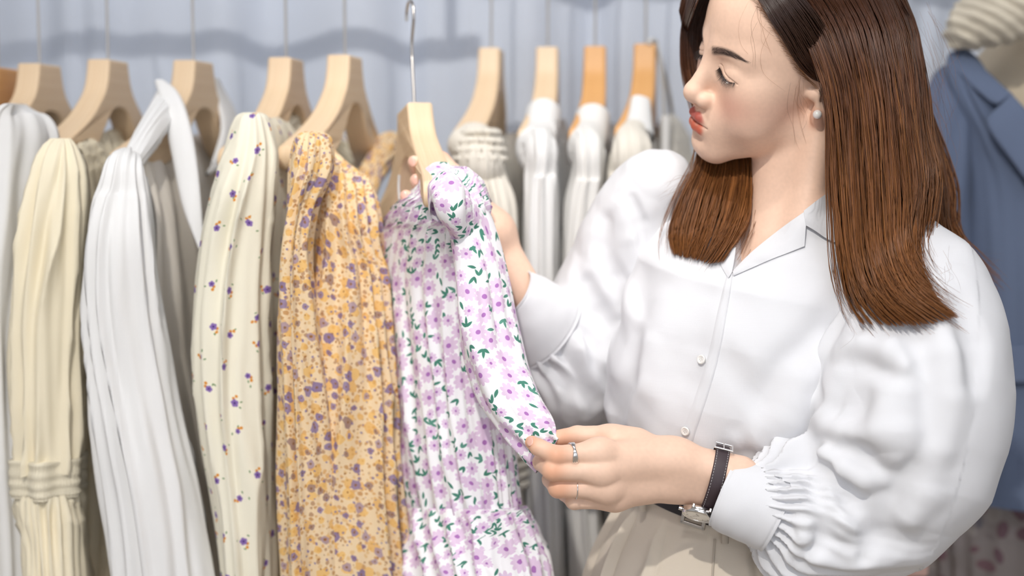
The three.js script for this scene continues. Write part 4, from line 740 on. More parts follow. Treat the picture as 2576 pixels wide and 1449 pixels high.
// placket and buttons
{
  const L = [[1828, 690], [1806, 780], [1782, 890], [1748, 1000], [1716, 1090], [1690, 1190], [1662, 1262]], R = [[1846, 686], [1832, 780], [1812, 890], [1782, 1000], [1752, 1090], [1724, 1190], [1700, 1266]];
  const l = catmull(L, 60), r = catmull(R, 60), pts = [];
  for (let j = 0; j <= 60; j++) for (let i = 0; i <= 8; i++) { const px = lerp(l[j][0], r[j][0], i / 8), py = lerp(l[j][1], r[j][1], i / 8), h = rayHit(bodice, px, py) ?? P(px, py, 1.45); pts.push(h.addScaledVector(rayDir(px, py), -0.0018 * Math.min(1, (8 - i) * 0.5, i * 0.6 + 0.1) - (i === 8 ? -0.001 : 0))); }
  obj('placket', gridGeometry(8, 60, (i, j) => [pts[j * 9 + i], i * 0.004, j * 0.01]), M.blouse, blouse);
}
M.button = new THREE.MeshPhysicalMaterial({ color: 0xf2efe9, roughness: 0.25, clearcoat: 0.6 });
for (const [px, py] of [[1768, 905], [1727, 1083], [1675, 1260]]) {
  const h = rayHit(bodice, px, py); if (!h) continue; const n = gradient(bodice, h, 0.006);
  const prof = [[0, 0.0012], [0.0026, 0.0012], [0.0032, 0.0019], [0.0043, 0.0022], [0.005, 0.0014], [0.005, 0], [0, 0]].map(([a, b]) => new THREE.Vector2(a, b));
  const g = new THREE.LatheGeometry(prof, 28), b = obj('button', g, M.button, blouse); b.position.copy(h).addScaledVector(n, 0.0022); b.quaternion.setFromUnitVectors(V(0, 1, 0), n);
  const holes = []; for (const [a, c] of [[1, 1], [1, -1], [-1, 1], [-1, -1]]) { const s = new THREE.CylinderGeometry(0.0005, 0.0005, 0.0004, 10); s.translate(a * 0.001, 0.0013, c * 0.001); holes.push(s); }
  obj('thread', holes, M.white2, b);
}
// ---------------------------------------------------------------- trousers and belt
M.twill = cloth(0xded2c0, { weaveSize: 0.02, bump: 0.00025 }); M.leather = new THREE.MeshPhysicalMaterial({ color: 0x1f1a1c, roughness: 0.45, clearcoat: 0.2, clearcoatRoughness: 0.5 });
{
  const tr = new THREE.Group(); tr.name = 'trousers'; person.add(tr); tr.userData.label = 'beige pleated high-waisted trousers';
  const ring = (b, a0, c0, ra, rc, n, f) => Array.from({ length: n + 1 }, (_, i) => { const t = i / n * Math.PI * 2, k = f ? f(t) : 0, a = a0 + (ra + k) * Math.cos(t), c = c0 + (rc + k) * Math.sin(t); return bodyP(a, b - TILT * a, c); });
  const lev = [[-0.292, 0.116, 0.098], [-0.33, 0.12, 0.102], [-0.36, 0.135, 0.112], [-0.42, 0.162, 0.13], [-0.5, 0.178, 0.14], [-0.62, 0.172, 0.135], [-0.75, 0.16, 0.125]], L = catmull(lev, 60), n = 180, a0 = -0.064;
  const pleat = (b) => (t) => { const w = smooth(-0.325, -0.36, b); let s = 0; for (const [c, wd, dp] of [[1.15, 0.05, 0.009], [1.95, 0.05, 0.01], [2.35, 0.06, 0.011], [2.75, 0.07, 0.008], [0.75, 0.06, 0.008]]) { const e = (t - c) / wd; s += dp * (e > 0 ? Math.exp(-e * 0.7) : -0.5 * Math.exp(e * 2)); } return w * s + 0.002 * noise(t * 4, b * 14, 3) - 0.0025 * Math.exp(-(((b + 0.328) / 0.0018) ** 2)); };
  const R = L.map(([b, ra, rc]) => ring(b, a0, 0, ra, rc, n, pleat(b)));
  obj('cloth', gridGeometry(n, 60, (i, j) => [R[j][i], i * 0.005, L[j][0]], true), M.twill, tr);
  const fly = []; for (let k = 0; k <= 20; k++) { const b = lerp(-0.33, -0.5, k / 20); const h = ring(b, a0, 0, catmull(lev, 200).find((q) => q[0] <= b)[1] + 0.001, catmull(lev, 200).find((q) => q[0] <= b)[2] + 0.001, 200); fly.push(h[46]); }
  obj('fly_seam', roundTube(fly, 0.0012, 30, 6), M.twill, tr);
  for (const t of [1.35, 2.2, 0.5]) { const pts = [-0.29, -0.31, -0.33].map((b) => bodyP(a0 + 0.126 * Math.cos(t), b - TILT * (a0 + 0.126 * Math.cos(t)), 0.108 * Math.sin(t))); obj('belt_loop', roundTube(pts, 0.004, 8, 8), M.twill, tr); }
  const belt = new THREE.Group(); belt.name = 'belt'; person.add(belt); belt.userData.label = 'narrow black leather belt';
  const prof = [[-0.0085, 0.0], [-0.008, 0.003], [0.008, 0.003], [0.0085, 0.0], [-0.0085, 0]];
  obj('strap', gridGeometry(160, 4, (i, j) => { const t = i / 160 * Math.PI * 2, [h, o] = prof[j], a = a0 + (0.1195 + o) * Math.cos(t); return [bodyP(a, -0.309 + h - TILT * a, (0.1015 + o) * Math.sin(t)), i * 0.005, j * 0.005]; }, true), M.leather, belt);
  const bt = 1.62, ba = a0 + 0.124 * Math.cos(bt), bp = bodyP(ba, -0.309 - TILT * ba, 0.1065 * Math.sin(bt)), bg = [box(0.004, 0.026, 0.004, -0.012, 0, 0, 0.001), box(0.004, 0.026, 0.004, 0.012, 0, 0, 0.001), box(0.028, 0.004, 0.004, 0, 0.012, 0, 0.001), box(0.028, 0.004, 0.004, 0, -0.012, 0, 0.001), box(0.002, 0.003, 0.003, 0, 0, 0.001, 0.0008)];
  const bk = obj('buckle', bg, M.steel, belt); bk.position.copy(bp); bk.quaternion.copy(bodyQ); bk.rotateZ(-0.19);
}
// ---------------------------------------------------------------- eyes and lashes
{
  M.eye = new THREE.MeshPhysicalMaterial({ color: 0x2a1a14, roughness: 0.12, clearcoat: 1 });
  for (const sd of [1, -1]) { // eyeball turned down towards the dress
    const g = new THREE.SphereGeometry(0.0105, 48, 36), q = g.attributes.position, c = [], look = V(-0.1 * sd, -0.12, 1).normalize(), white = lin(0xe9e2dc), iris = lin(0x3b2418), pupil = lin(0x120c0a);
    for (let i = 0; i < q.count; i++) { const a = V(0, 0, 0).fromBufferAttribute(q, i).normalize().angleTo(look); c.push(...(a < 0.2 ? pupil : a < 0.52 ? iris : white)); }
    g.setAttribute('color', new THREE.Float32BufferAttribute(c, 3)); g.translate(sd * 0.029, -0.008, 0.0782); g.applyMatrix4(HEAD);
    obj('eye', g, M.eyeball ??= new THREE.MeshPhysicalMaterial({ color: 0xffffff, vertexColors: true, roughness: 0.15, clearcoat: 1 }), person);
  }
  const lash = [], r = rng(71);
  for (const s of [1, -1]) {
    const c = catmull(LID, 72);
    for (let k2 = 6; k2 < 72; k2++) {
      const k = k2 / 2.4;
      const wd = catmull([[0.0003], [0.0011], [0.002], [0.0017], [0.0008], [0.0002]], 72)[k2][0], x = c[k2][0], y = c[k2][1] + wd; let z = 0.11; for (let q = 0; q < 120; q++) { if (headLocal(s * x, y + 0.0015, z) < 0.0002) break; z -= 0.0004; }
      const len = (0.0042 + 0.003 * Math.sin(k / 30 * 3)) * (0.8 + 0.4 * r()), o = (x - 0.028) * 0.28, root = V(s * x, y + 0.0008, z + 0.0002), tip = V(s * (x + o * len / 0.006), y - len * 0.62, z + len * 0.75), mid = root.clone().lerp(tip, 0.5).add(V(0, -0.0008, 0.0004));
      lash.push(roundTube([root, mid, tip], 0.00026, 5, 4, (t) => 1 - 0.85 * t));
    }
  }
  const g = mergeGeometries(lash); g.applyMatrix4(HEAD); const e = obj('eyelashes', g, M.eye, person); e.userData.kind = 'stuff';
}
{ // brows: short hairs combed outwards
  const r = rng(77);
  for (const s of [1, -1]) {
    const l = [];
    for (let k = 0; k < 170; k++) {
      const t = Math.pow(r(), 0.9), x = lerp(0.0115, 0.0525, t), by = 0.0145 + 0.0075 * Math.sin(t * 2.3) - 0.002 * t, y = by + (r() - 0.5) * 2 * lerp(0.0034, 0.0009, t * t), on = (X, Y) => { let z = 0.11; for (let q = 0; q < 140; q++) { if (headLocal(s * X, Y, z) < 0.0002) break; z -= 0.0004; } return z; };
      const len = 0.0045 + 0.002 * r(), a = lerp(1.0, -0.25, Math.min(1, t * 1.6)) + (r() - 0.5) * 0.4, x2 = x + Math.cos(a) * len, y2 = y + Math.sin(a) * len * 0.8, z1 = on(x, y), z2 = on(x2, y2);
      l.push(roundTube([V(s * x, y, z1 - 0.0002), V(s * (x + x2) / 2, (y + y2) / 2, (z1 + z2) / 2 + 0.0006), V(s * x2, y2, z2 + 0.0003)], 0.00013, 3, 4, (q) => 1 - 0.7 * q));
    }
    const g = mergeGeometries(l); g.applyMatrix4(HEAD); const e = obj('eyebrow', g, M.brow ??= new THREE.MeshStandardMaterial({ color: 0x4a3a34, roughness: 0.6 }), person); e.userData.kind = 'stuff';
  }
}
// ---------------------------------------------------------------- hair
M.hair = new THREE.MeshPhysicalMaterial({ color: 0xffffff, vertexColors: true, roughness: 0.36, specularIntensity: 0.75, side: THREE.DoubleSide });
const HC = { root: lin(0x3a241a), mid: lin(0x5a3520), tip: lin(0x8f5a2e), light: lin(0xad7340), dark: lin(0x281a14) };
const hairF = (x, y, z) => Math.min(skinF(x, y, z), torsoF(x, y, z), nearSleeveLite(x, y, z));
function nearSleeveLite(x, y, z) { return chainF_upN(x, y, z); }
// strands run along guides; each guide is a list of [px, py, z]; z may be null: then it lies on what is under it
function resolveGuides(guides, off) { return guides.map((g) => g.map(([px, py, z, o]) => { if (z !== null && z !== undefined) return P(px, py, z); const h = rayHit(hairF, px, py); return (h ?? P(px, py, 1.5)).addScaledVector(rayDir(px, py), -(o ?? off)); })); }
function strandGeometry(curves, radius, seg, colorAt, r) {
  const sides = 3, count = curves.length, pos = new Float32Array(count * (seg + 1) * sides * 3), nor = new Float32Array(pos.length), col = new Float32Array(pos.length), idx = [];
  const t = V(0, 0, 0), a = V(0, 0, 0), b = V(0, 0, 0); let p = 0;
  for (let c = 0; c < count; c++) {
    const q = curves[c], rad = radius * (0.6 + 0.8 * r()), base = c * (seg + 1) * sides, tint = r();
    for (let j = 0; j <= seg; j++) {
      t.copy(q[Math.min(seg, j + 1)]).sub(q[Math.max(0, j - 1)]).normalize(); a.set(0.3, 0.1, 0.95).cross(t).normalize(); b.copy(t).cross(a);
      const f = j / seg, w = rad * (f > 0.82 ? 1 - (f - 0.82) / 0.18 * 0.85 : 1) * (f < 0.05 ? 0.6 : 1), cc = colorAt(f, tint);
      for (let s = 0; s < sides; s++) { const an = s / sides * 6.2832, nx = a.x * Math.cos(an) + b.x * Math.sin(an), ny = a.y * Math.cos(an) + b.y * Math.sin(an), nz = a.z * Math.cos(an) + b.z * Math.sin(an); pos[p] = q[j].x + nx * w; nor[p++] = nx; pos[p] = q[j].y + ny * w; nor[p++] = ny; pos[p] = q[j].z + nz * w; nor[p++] = nz; col[p - 3] = cc[0]; col[p - 2] = cc[1]; col[p - 1] = cc[2]; }
      if (j < seg) for (let s = 0; s < sides; s++) { const u = base + j * sides + s, v = base + j * sides + (s + 1) % sides; idx.push(u, v, u + sides, v, v + sides, u + sides); }
    }
  }
  const g = new THREE.BufferGeometry(); g.setAttribute('position', new THREE.BufferAttribute(pos, 3)); g.setAttribute('normal', new THREE.BufferAttribute(nor, 3)); g.setAttribute('color', new THREE.BufferAttribute(col, 3)); g.setAttribute('uv', new THREE.BufferAttribute(new Float32Array(pos.length / 3 * 2), 2)); g.setIndex(idx); return g;
}
const hairParts = [];
function hairSheet(guides, n, { thick = 0.014, seed = 1, radius = 0.00042, seg = 26, clump = 0.004, spread = 0.002, off = 0.006, dark = 0, cut = 0.06, base = true, fly = 0, tone = 1 } = {}) {
  const r = rng(seed), G = resolveGuides(guides, off), m = 40, fine = G.map((g) => catmull(g.map((v) => v.toArray()), m));
  const at = (s, t) => { const f = s * (fine.length - 1), i = Math.min(fine.length - 2, Math.floor(f)), u = f - i, j = Math.min(m - 1, Math.floor(t * m)), w = t * m - j, o = V(0, 0, 0), k = u * u * (3 - 2 * u) * 0.4 + u * 0.6; for (let q = 0; q < 3; q++) o.setComponent(q, lerp(lerp(fine[i][j][q], fine[i][j + 1][q], w), lerp(fine[i + 1][j][q], fine[i + 1][j + 1][q], w), k)); return o; };
  const view = rayDir(2150, 400), curves = [];
  for (let k = 0; k < n; k++) {
    const s = r(), dep = Math.pow(r(), 1.4) * thick, end = 1 - cut * r() * r() * (r() < 0.15 ? 5 : 1), ph = r() * 6.28, lock = Math.floor(s * 26), wild = r() < fly ? 0.012 : 0, wx = (r() - 0.5) * wild, wy = (r() - 0.5) * wild, q = [];
    for (let j = 0; j <= seg; j++) {
      const t = j / seg * end, u = smooth(0.05, 0.5, t), lf = Math.sin(lock * 7.7 + t * 5) * 0.45 + noise(lock * 1.7, t * 3, seed) * 0.8, ss = clamp(s + (((lock + 0.5) / 26) - s) * u * 0.55 + 0.012 * lf * u, 0, 1), p = at(ss, t);
      p.addScaledVector(view, dep - clump * u * (0.5 + 0.5 * Math.cos((s * 26 - lock - 0.5) * 6.28)) * (0.5 + noise(lock, t * 2, seed + 4)));
      p.x += spread * u * noise(s * 90, t * 5, seed) + wx * t * t * 3; p.y += spread * 0.5 * u * noise(s * 80, t * 6, seed + 9) + wy * t * t * 3; p.z += spread * u * Math.sin(ph + t * 6) * 0.4; q.push(p);
    }
    curves.push(q);
  }
  hairParts.push(strandGeometry(curves, radius, seg, (f0, t) => { const f = f0 * tone; let c = mix3(HC.root, HC.mid, smooth(0.0, 0.35, f)); c = mix3(c, HC.tip, smooth(0.3, 0.95, f)); c = mix3(c, HC.light, t > 0.8 ? 0.5 * smooth(0.15, 0.6, f) : 0); c = mix3(c, HC.dark, Math.max(dark, t < 0.25 ? 0.35 : 0)); return c; }, r));
  if (base) {
    const tint = (f) => mix3(mix3(HC.root, HC.mid, smooth(0.0, 0.35, f * tone)), HC.tip, smooth(0.3, 0.95, f * tone)), b = gridGeometry(60, 40, (i, j) => { const s = i / 60, t = j / 40 * 0.97; const p = at(lerp(0.02, 0.98, s), t); return [p.addScaledVector(view, thick + 0.001), s, t]; }), c = []; for (let j = 0; j <= 40; j++) for (let i = 0; i <= 60; i++) c.push(...tint(j / 40));
    b.setAttribute('color', new THREE.Float32BufferAttribute(c, 3)); hairParts.push(b);
  }
}
// near side, from the parting over the ear to the breast
hairSheet([
  [[1878, -95, null, 0.012], [1924, -50, null, 0.012], [1990, 40, 1.446], [2038, 140, 1.436], [2070, 240, 1.428], [2086, 360, 1.424], [2092, 500, 1.42], [2106, 640, 1.415, 0], [2128, 750, null], [2170, 815, null]],
  [[1886, -120, null, 0.013], [1980, -60, null, 0.013], [2060, 40, 1.434], [2104, 140, 1.424], [2128, 240, 1.418], [2138, 360, 1.415], [2146, 500, 1.412], [2160, 640, 1.408], [2196, 750, null], [2268, 822, null]],
  [[1896, -150, null, 0.014], [2050, -60, null, 0.014], [2126, 40, 1.432], [2160, 140, 1.422], [2182, 240, 1.416], [2194, 360, 1.412], [2202, 500, 1.41], [2212, 640, 1.404], [2256, 745, null], [2350, 815, null]],
  [[1910, -185, null, 0.014], [2110, -70, null, 0.014], [2190, 40, 1.44], [2218, 140, 1.43], [2234, 240, 1.422], [2246, 360, 1.416], [2256, 500, 1.412], [2262, 620, 1.405], [2306, 725, null], [2410, 800, null]],
  [[1925, -210, null, 0.014], [2165, -90, null, 0.014], [2246, 40, 1.466], [2270, 140, 1.456], [2284, 240, 1.448], [2296, 360, 1.44], [2306, 480, 1.43], [2290, 590, 1.42], [2300, 680, null], [2370, 770, null]],
  [[1940, -240, null, 0.014], [2205, -110, null, 0.014], [2300, 40, 1.52], [2322, 140, 1.515], [2332, 240, 1.51], [2340, 340, 1.5], [2356, 440, 1.485], [2336, 540, 1.46], [2312, 620, 1.435], [2320, 690, null]],
], 10500, { thick: 0.016, seed: 3, off: 0.012, clump: 0.004, spread: 0.004, fly: 0.08, cut: 0.14 });
// behind the near shoulder
hairSheet([
  [[2230, -60, 1.54], [2290, 120, 1.535], [2318, 260, 1.53], [2340, 380, 1.525], [2346, 480, 1.525], [2352, 570, 1.53], [2384, 650, 1.54], [2440, 735, 1.545]],
  [[2255, -60, 1.57], [2312, 120, 1.57], [2332, 260, 1.57], [2362, 380, 1.565], [2380, 480, 1.56], [2384, 580, 1.56], [2418, 660, 1.56], [2480, 748, 1.56]],
  [[2262, -60, 1.6], [2318, 120, 1.6], [2336, 260, 1.6], [2372, 380, 1.59], [2402, 480, 1.58], [2400, 590, 1.575], [2436, 650, 1.575], [2508, 730, 1.575]],
], 3000, { thick: 0.02, seed: 5, clump: 0.004, spread: 0.004, cut: 0.12, fly: 0.1 });
// temple, combed back over the ear
hairSheet([
  [[1872, -70, null], [1925, 30, null], [1968, 100, null], [2004, 160, null], [2040, 196, null], [2066, 208, null]],
  [[1884, -80, null], [1950, 10, null], [1995, 80, null], [2030, 140, null], [2055, 180, null], [2078, 205, null]],
  [[1905, -90, null], [1975, -5, null], [2024, 60, null], [2060, 120, null], [2082, 165, null], [2095, 200, null]],
  [[1930, -95, null], [2010, -20, null], [2062, 45, null], [2094, 110, null], [2108, 160, null], [2116, 200, null]],
], 2300, { thick: 0.005, seed: 7, off: 0.007, clump: 0.0015, spread: 0.001, dark: 0.55, cut: 0.02, radius: 0.0004, tone: 0.3 });
// over the crown
hairSheet([
  [[1880, -70, null], [1900, -60, null], [1940, -40, null], [1985, 0, null], [2030, 50, null]],
  [[1900, -140, null], [1960, -110, null], [2020, -90, null], [2080, -40, null], [2130, 20, null]],
  [[1920, -200, null], [2010, -170, null], [2090, -130, null], [2170, -60, null], [2220, 20, null]],
  [[1930, -240, null], [2040, -220, null], [2130, -170, null], [2220, -80, null], [2290, 40, null]],
], 2000, { thick: 0.01, seed: 9, off: 0.005, clump: 0.0006, spread: 0.001, dark: 0.3, tone: 0.25 });
// over the forehead to the far side
hairSheet([
  [[1876, -78, null], [1836, -70, null], [1798, -52, null], [1766, -22, null], [1744, 30, null], [1728, 80, 1.59]],
  [[1884, -110, null], [1844, -112, null], [1800, -100, null], [1760, -66, null], [1732, 0, 1.57], [1714, 60, 1.59]],
  [[1896, -150, null], [1856, -158, null], [1806, -150, null], [1766, -120, null], [1728, -50, 1.58], [1708, 30, 1.59]],
  [[1930, -215, null], [1880, -215, null], [1826, -196, 1.56], [1780, -160, 1.58], [1738, -90, 1.6], [1712, 10, 1.6]],
], 1800, { thick: 0.006, seed: 17, off: 0.008, clump: 0.001, spread: 0.001, dark: 0.3, tone: 0.3, cut: 0.02 });
// far side: beside the brow, behind the cheek and down on the breast
hairSheet([
  [[1748, -80, 1.575], [1716, 50, 1.585], [1711, 130, 1.59], [1722, 200, 1.595], [1752, 300, 1.595], [1752, 400, 1.58], [1712, 490, 1.56], [1684, 580, null], [1694, 640, null]],
  [[1790, -80, 1.6], [1738, 50, 1.602], [1732, 130, 1.605], [1740, 200, 1.605], [1776, 300, 1.6], [1782, 400, 1.575], [1752, 490, 1.55], [1728, 580, null], [1722, 648, null]],
  [[1820, -80, 1.61], [1760, 50, 1.615], [1756, 130, 1.615], [1768, 200, 1.61], [1810, 300, 1.6], [1824, 400, 1.57], [1806, 490, 1.545], [1782, 580, null], [1754, 655, null]],
  [[1850, -80, 1.62], [1790, 50, 1.62], [1790, 130, 1.62], [1810, 200, 1.61], [1850, 300, 1.595], [1862, 400, 1.565], [1858, 490, 1.535], [1832, 590, null], [1784, 664, null]],
  [[1870, -80, 1.625], [1830, 50, 1.625], [1830, 130, 1.62], [1850, 200, 1.61], [1880, 300, 1.59], [1890, 400, 1.56], [1890, 490, 1.53], [1876, 570, null], [1816, 660, null]],
], 5200, { thick: 0.014, seed: 13, off: 0.008, clump: 0.005, spread: 0.003, cut: 0.1, fly: 0.05 });
// single flyaway hairs
{
  const r = rng(91), curves = [], seg = 18, add = (pts) => { const p = pts.map((q) => P(...q)), c = catmull(p.map((v) => v.toArray()), seg); curves.push(c.map((v) => V(...v))); };
  const hz = (px, py, o) => { const h = rayHit(skinF, px, py); return h ? -h.z - o : 1.47; };
  for (let k = 0; k < 9; k++) { const x = 1880 + r() * 90, y = -40 + r() * 120; const l = 60 + r() * 120; add([[x, y, hz(x, y, 0.004)], [x - l * 0.15, y + l * 0.35, hz(x - l * 0.15, y + l * 0.35, 0.003)], [x - l * 0.1, y + l * 0.7, hz(x - l * 0.1, y + l * 0.7, 0.003)], [x + l * (r() - 0.4) * 0.5, y + l, hz(x, y + l, 0.003)]]); }
  for (let k = 0; k < 9; k++) { const x = 1985 + r() * 40, y = 190 + r() * 30, l = 60 + r() * 110; add([[x, y, hz(x, y, 0.003)], [x - 14 + r() * 16, y + l * 0.4, hz(x, y + l * 0.4, 0.003)], [x - 6 + r() * 30, y + l * 0.75, hz(x, y + l * 0.75, 0.004)], [x + 20 * r(), y + l, hz(x, y + l, 0.005)]]); }
  for (let k = 0; k < 150; k++) { const t = r(), a = catmull([[1872, -40], [1925, 36], [1966, 104], [2002, 164], [2040, 200]], 40)[Math.floor(t * 39)], x = a[0] - 6 + 8 * r(), y = a[1], l = 18 + 30 * r(); add([[x - 8 * r(), y + 4, hz(x - 4, y + 4, 0.002)], [x + l * 0.3, y + l * 0.35, hz(x + l * 0.3, y + l * 0.35, 0.004)], [x + l * 0.65, y + l * 0.7, hz(x + l * 0.65, y + l * 0.7, 0.006)], [x + l, y + l, hz(x + l, y + l, 0.008)]]); }
  for (let k = 0; k < 60; k++) { const x = 2300 + r() * 50, y = r() * 420, l = 90 + r() * 260, z = 1.5 + 0.06 * r(), b = 20 + r() * 50; add([[x, y, z], [x + b * 0.6, y + l * 0.35, z], [x + b, y + l * 0.7, z], [x + b * (0.3 + r()), y + l, z]]); }
  for (let k = 0; k < 40; k++) { const x = 2110 + r() * 280, y = 600 + r() * 150, l = 60 + r() * 110; add([[x, y, 1.385], [x + 20 * (r() - 0.3), y + l * 0.4, 1.38], [x + 50 * r(), y + l * 0.75, 1.375], [x + 90 * (r() - 0.15), y + l, 1.375]]); }
  for (let k = 0; k < 26; k++) { const y = 600 + r() * 90; add([[2360, y - 30, 1.56], [2410, y, 1.56], [2450 + 20 * r(), y + 20 + 60 * r(), 1.56], [2490 + 40 * r(), y + 30 + 90 * (r() - 0.2), 1.56]]); }
  for (let k = 0; k < 14; k++) { const y = 430 + r() * 60; add([[1770, y - 40, 1.56], [1735, y, 1.555], [1700, y + 20 * r(), 1.55], [1650 + 40 * r(), y + 20 + 30 * r(), 1.55]]); }
  hairParts.push(strandGeometry(curves, 0.00008, seg, (f, t) => mix3(HC.mid, HC.light, t), r));
}
// what the strands cover: the scalp side of the hair
{
  const cap = ellF(V(0, 0.034, -0.012), [0.0775, 0.088, 0.0905]), nape = ellF(V(0, -0.035, -0.052), [0.062, 0.07, 0.045]);
  const f = (x, y, z) => smax(smin(cap(x, y, z), nape(x, y, z), 0.03), z - Math.max(0.005 + 0.8 * (y - 0.0), -0.022), 0.004);
  const g = surfaceNets(f, [-0.1, -0.12, -0.12], [0.1, 0.14, 0.1], 0.004, { color: () => HC.root }); g.applyMatrix4(HEAD); hairParts.push(g);
}
{
  const h = hairParts.map((g) => { for (const k of Object.keys(g.attributes)) if (!['position', 'normal', 'uv', 'color'].includes(k)) g.deleteAttribute(k); return g; });
  const m = obj('hair', h, M.hair, person); m.userData.label = 'long brown hair, darker at the roots, lying on both shoulders';
}
// ---------------------------------------------------------------- jewellery and watch
M.pearl = new THREE.MeshPhysicalMaterial({ color: 0xf1ebe6, roughness: 0.22, clearcoat: 0.8, clearcoatRoughness: 0.15, iridescence: 0.3 });
M.silver = new THREE.MeshStandardMaterial({ color: 0xe4e2e0, roughness: 0.16, metalness: 1 });
{
  const t = thing('pearl_earring', 'round white pearl stud in the ear lobe', 'earring'), h = rayHit(skinF, 2056, 288) ?? headP(0.08, -0.04, 0); t.position.copy(h).addScaledVector(rayDir(2056, 288), -0.0022);
  obj('pearl', new THREE.SphereGeometry(0.0048, 32, 24), M.pearl, t); const s = new THREE.CylinderGeometry(0.0007, 0.0007, 0.009, 10); s.rotateX(Math.PI / 2); s.translate(0, 0, -0.006); obj('post', s, M.silver, t);
}
function ringBand(pts, axis, r, w, th) { const g = new THREE.TorusGeometry(r, th, 10, 64); g.scale(1, 1, w); return g; }
{
  const A = P(1510, 1136, 1.4), Bp = P(1400, 1146, 1.391), c = A.clone().lerp(Bp, 0.63), d = Bp.clone().sub(A).normalize();
  const t = thing('ring', 'wide silver ring of two crossing bands on the index finger', 'ring'); t.position.copy(c); t.quaternion.setFromUnitVectors(V(0, 0, 1), d);
  for (const [x, y] of [[0.13, 0.12], [-0.13, -0.12], [0.02, 0.0]]) { const g = new THREE.TorusGeometry(0.0113, 0.0009, 10, 64); g.scale(1, 1, 1.5); const b = obj('band', g, M.silver, t); b.rotation.set(x, y, 0); }
}
{
  const A = P(1526, 1230, 1.403), Bp = P(1404, 1228, 1.398), c = A.clone().lerp(Bp, 0.63), d = Bp.clone().sub(A).normalize();
  const g = new THREE.TorusGeometry(0.0107, 0.0006, 10, 64), b = obj('ring', g, M.silver); b.position.copy(c); b.quaternion.setFromUnitVectors(V(0, 0, 1), d); tag(b, 'thin plain silver ring on the ring finger', 'ring');
}
{
  const t = thing('wristwatch', 'small silver wristwatch on a dark brown leather strap', 'watch');
  const c = P(1798, 1206, 1.421), ax = P(1860, 1224, 1.42).sub(P(1700, 1184, 1.426)).normalize(), up = V(0, 1, 0).addScaledVector(ax, -ax.y).normalize(), side = ax.clone().cross(up).normalize(); if (side.z < 0) side.negate();
  const RU = 0.0338, RS = 0.0245, W = 0.0072, pt = (a, o, w) => c.clone().addScaledVector(up, (RU + o) * Math.cos(a)).addScaledVector(side, (RS + o) * Math.sin(a)).addScaledVector(ax, w);
  const prof = [[-1, 0], [-1, 0.0014], [-0.85, 0.0024], [0.85, 0.0024], [1, 0.0014], [1, 0], [-1, 0]];
  M.strap = new THREE.MeshPhysicalMaterial({ color: 0x38292d, roughness: 0.5, clearcoat: 0.15, clearcoatRoughness: 0.5 });
  obj('strap', gridGeometry(120, 6, (i, j) => { const a = i / 120 * Math.PI * 2, [w, o] = prof[j], k = 1 + 0.18 * Math.max(0, -Math.cos(a)); return [pt(a, o, w * W * k), i * 0.002, j * 0.002]; }, true), M.strap, t);
  const st = []; for (const sd of [-1, 1]) for (let k = 0; k < 30; k++) { const a = 0.35 + k * 0.085, k2 = 1 + 0.18 * Math.max(0, -Math.cos(a)); st.push(roundTube([pt(a, 0.0025, sd * W * 0.78 * k2), pt(a + 0.025, 0.0027, sd * W * 0.78 * k2), pt(a + 0.05, 0.0025, sd * W * 0.78 * k2)], 0.00028, 3, 5)); }
  obj('stitching', st, M.white2, t);
  // buckle on top
  const bk = new THREE.Group(); bk.name = 'buckle'; t.add(bk); bk.position.copy(pt(0.25, 0.004, 0)); const no = pt(0.25, 1, 0).sub(pt(0.25, 0, 0)).normalize(), tg = ax.clone().cross(no).normalize(); bk.quaternion.setFromRotationMatrix(new THREE.Matrix4().makeBasis(ax, no, ax.clone().cross(no)));
  obj('frame', [box(0.02, 0.0018, 0.002, 0, 0, 0.006, 0.0008), box(0.02, 0.0018, 0.002, 0, 0, -0.006, 0.0008), box(0.002, 0.0018, 0.013, 0.009, 0, 0, 0.0008), box(0.002, 0.0018, 0.013, -0.009, 0, 0, 0.0008), box(0.0014, 0.0014, 0.013, 0, 0.0006, 0, 0.0006)], M.silver, bk);
  // case below, its face turned down and out
  const a = 2.78, w = new THREE.Group(); w.name = 'case'; t.add(w); const nn = pt(a, 1, 0).sub(pt(a, 0, 0)).normalize().addScaledVector(side, 0.16).addScaledVector(ax, -0.05).normalize(), x = ax.clone().addScaledVector(nn, -ax.dot(nn)).normalize(), zz = x.clone().cross(nn);
  w.position.copy(pt(a, 0.0035, -0.008)); w.quaternion.setFromRotationMatrix(new THREE.Matrix4().makeBasis(x, nn, zz));
  obj('case_body', new THREE.LatheGeometry([[0, -0.003], [0.0145, -0.003], [0.0172, -0.001], [0.0176, 0.003], [0.0168, 0.0052], [0.0155, 0.006], [0.0148, 0.0052], [0.0148, 0.0034], [0, 0.0034]].map((q) => new THREE.Vector2(...q)), 64), M.silver, w);
  const dial = new THREE.CylinderGeometry(0.0147, 0.0147, 0.0003, 48); dial.translate(0, 0.0037, 0); obj('dial', dial, new THREE.MeshStandardMaterial({ color: 0xe9e7e2, roughness: 0.35, metalness: 0.2 }), w);
  const hands = [box(0.0008, 0.0003, 0.0095, 0, 0.0042, -0.0035), box(0.0009, 0.0003, 0.0065, 0, 0, -0.002)]; hands[0].rotateY(2.5); hands[1].rotateY(0.6); hands[1].translate(0, 0.0042, 0); obj('hands', hands, M.leather, w);
  const mk = []; for (let k = 0; k < 12; k++) { const b = box(0.0006, 0.0003, 0.0018, 0, 0.004, 0.0125); b.rotateY(k / 12 * Math.PI * 2); mk.push(b); } obj('hour_markers', mk, M.darkMetal, w);
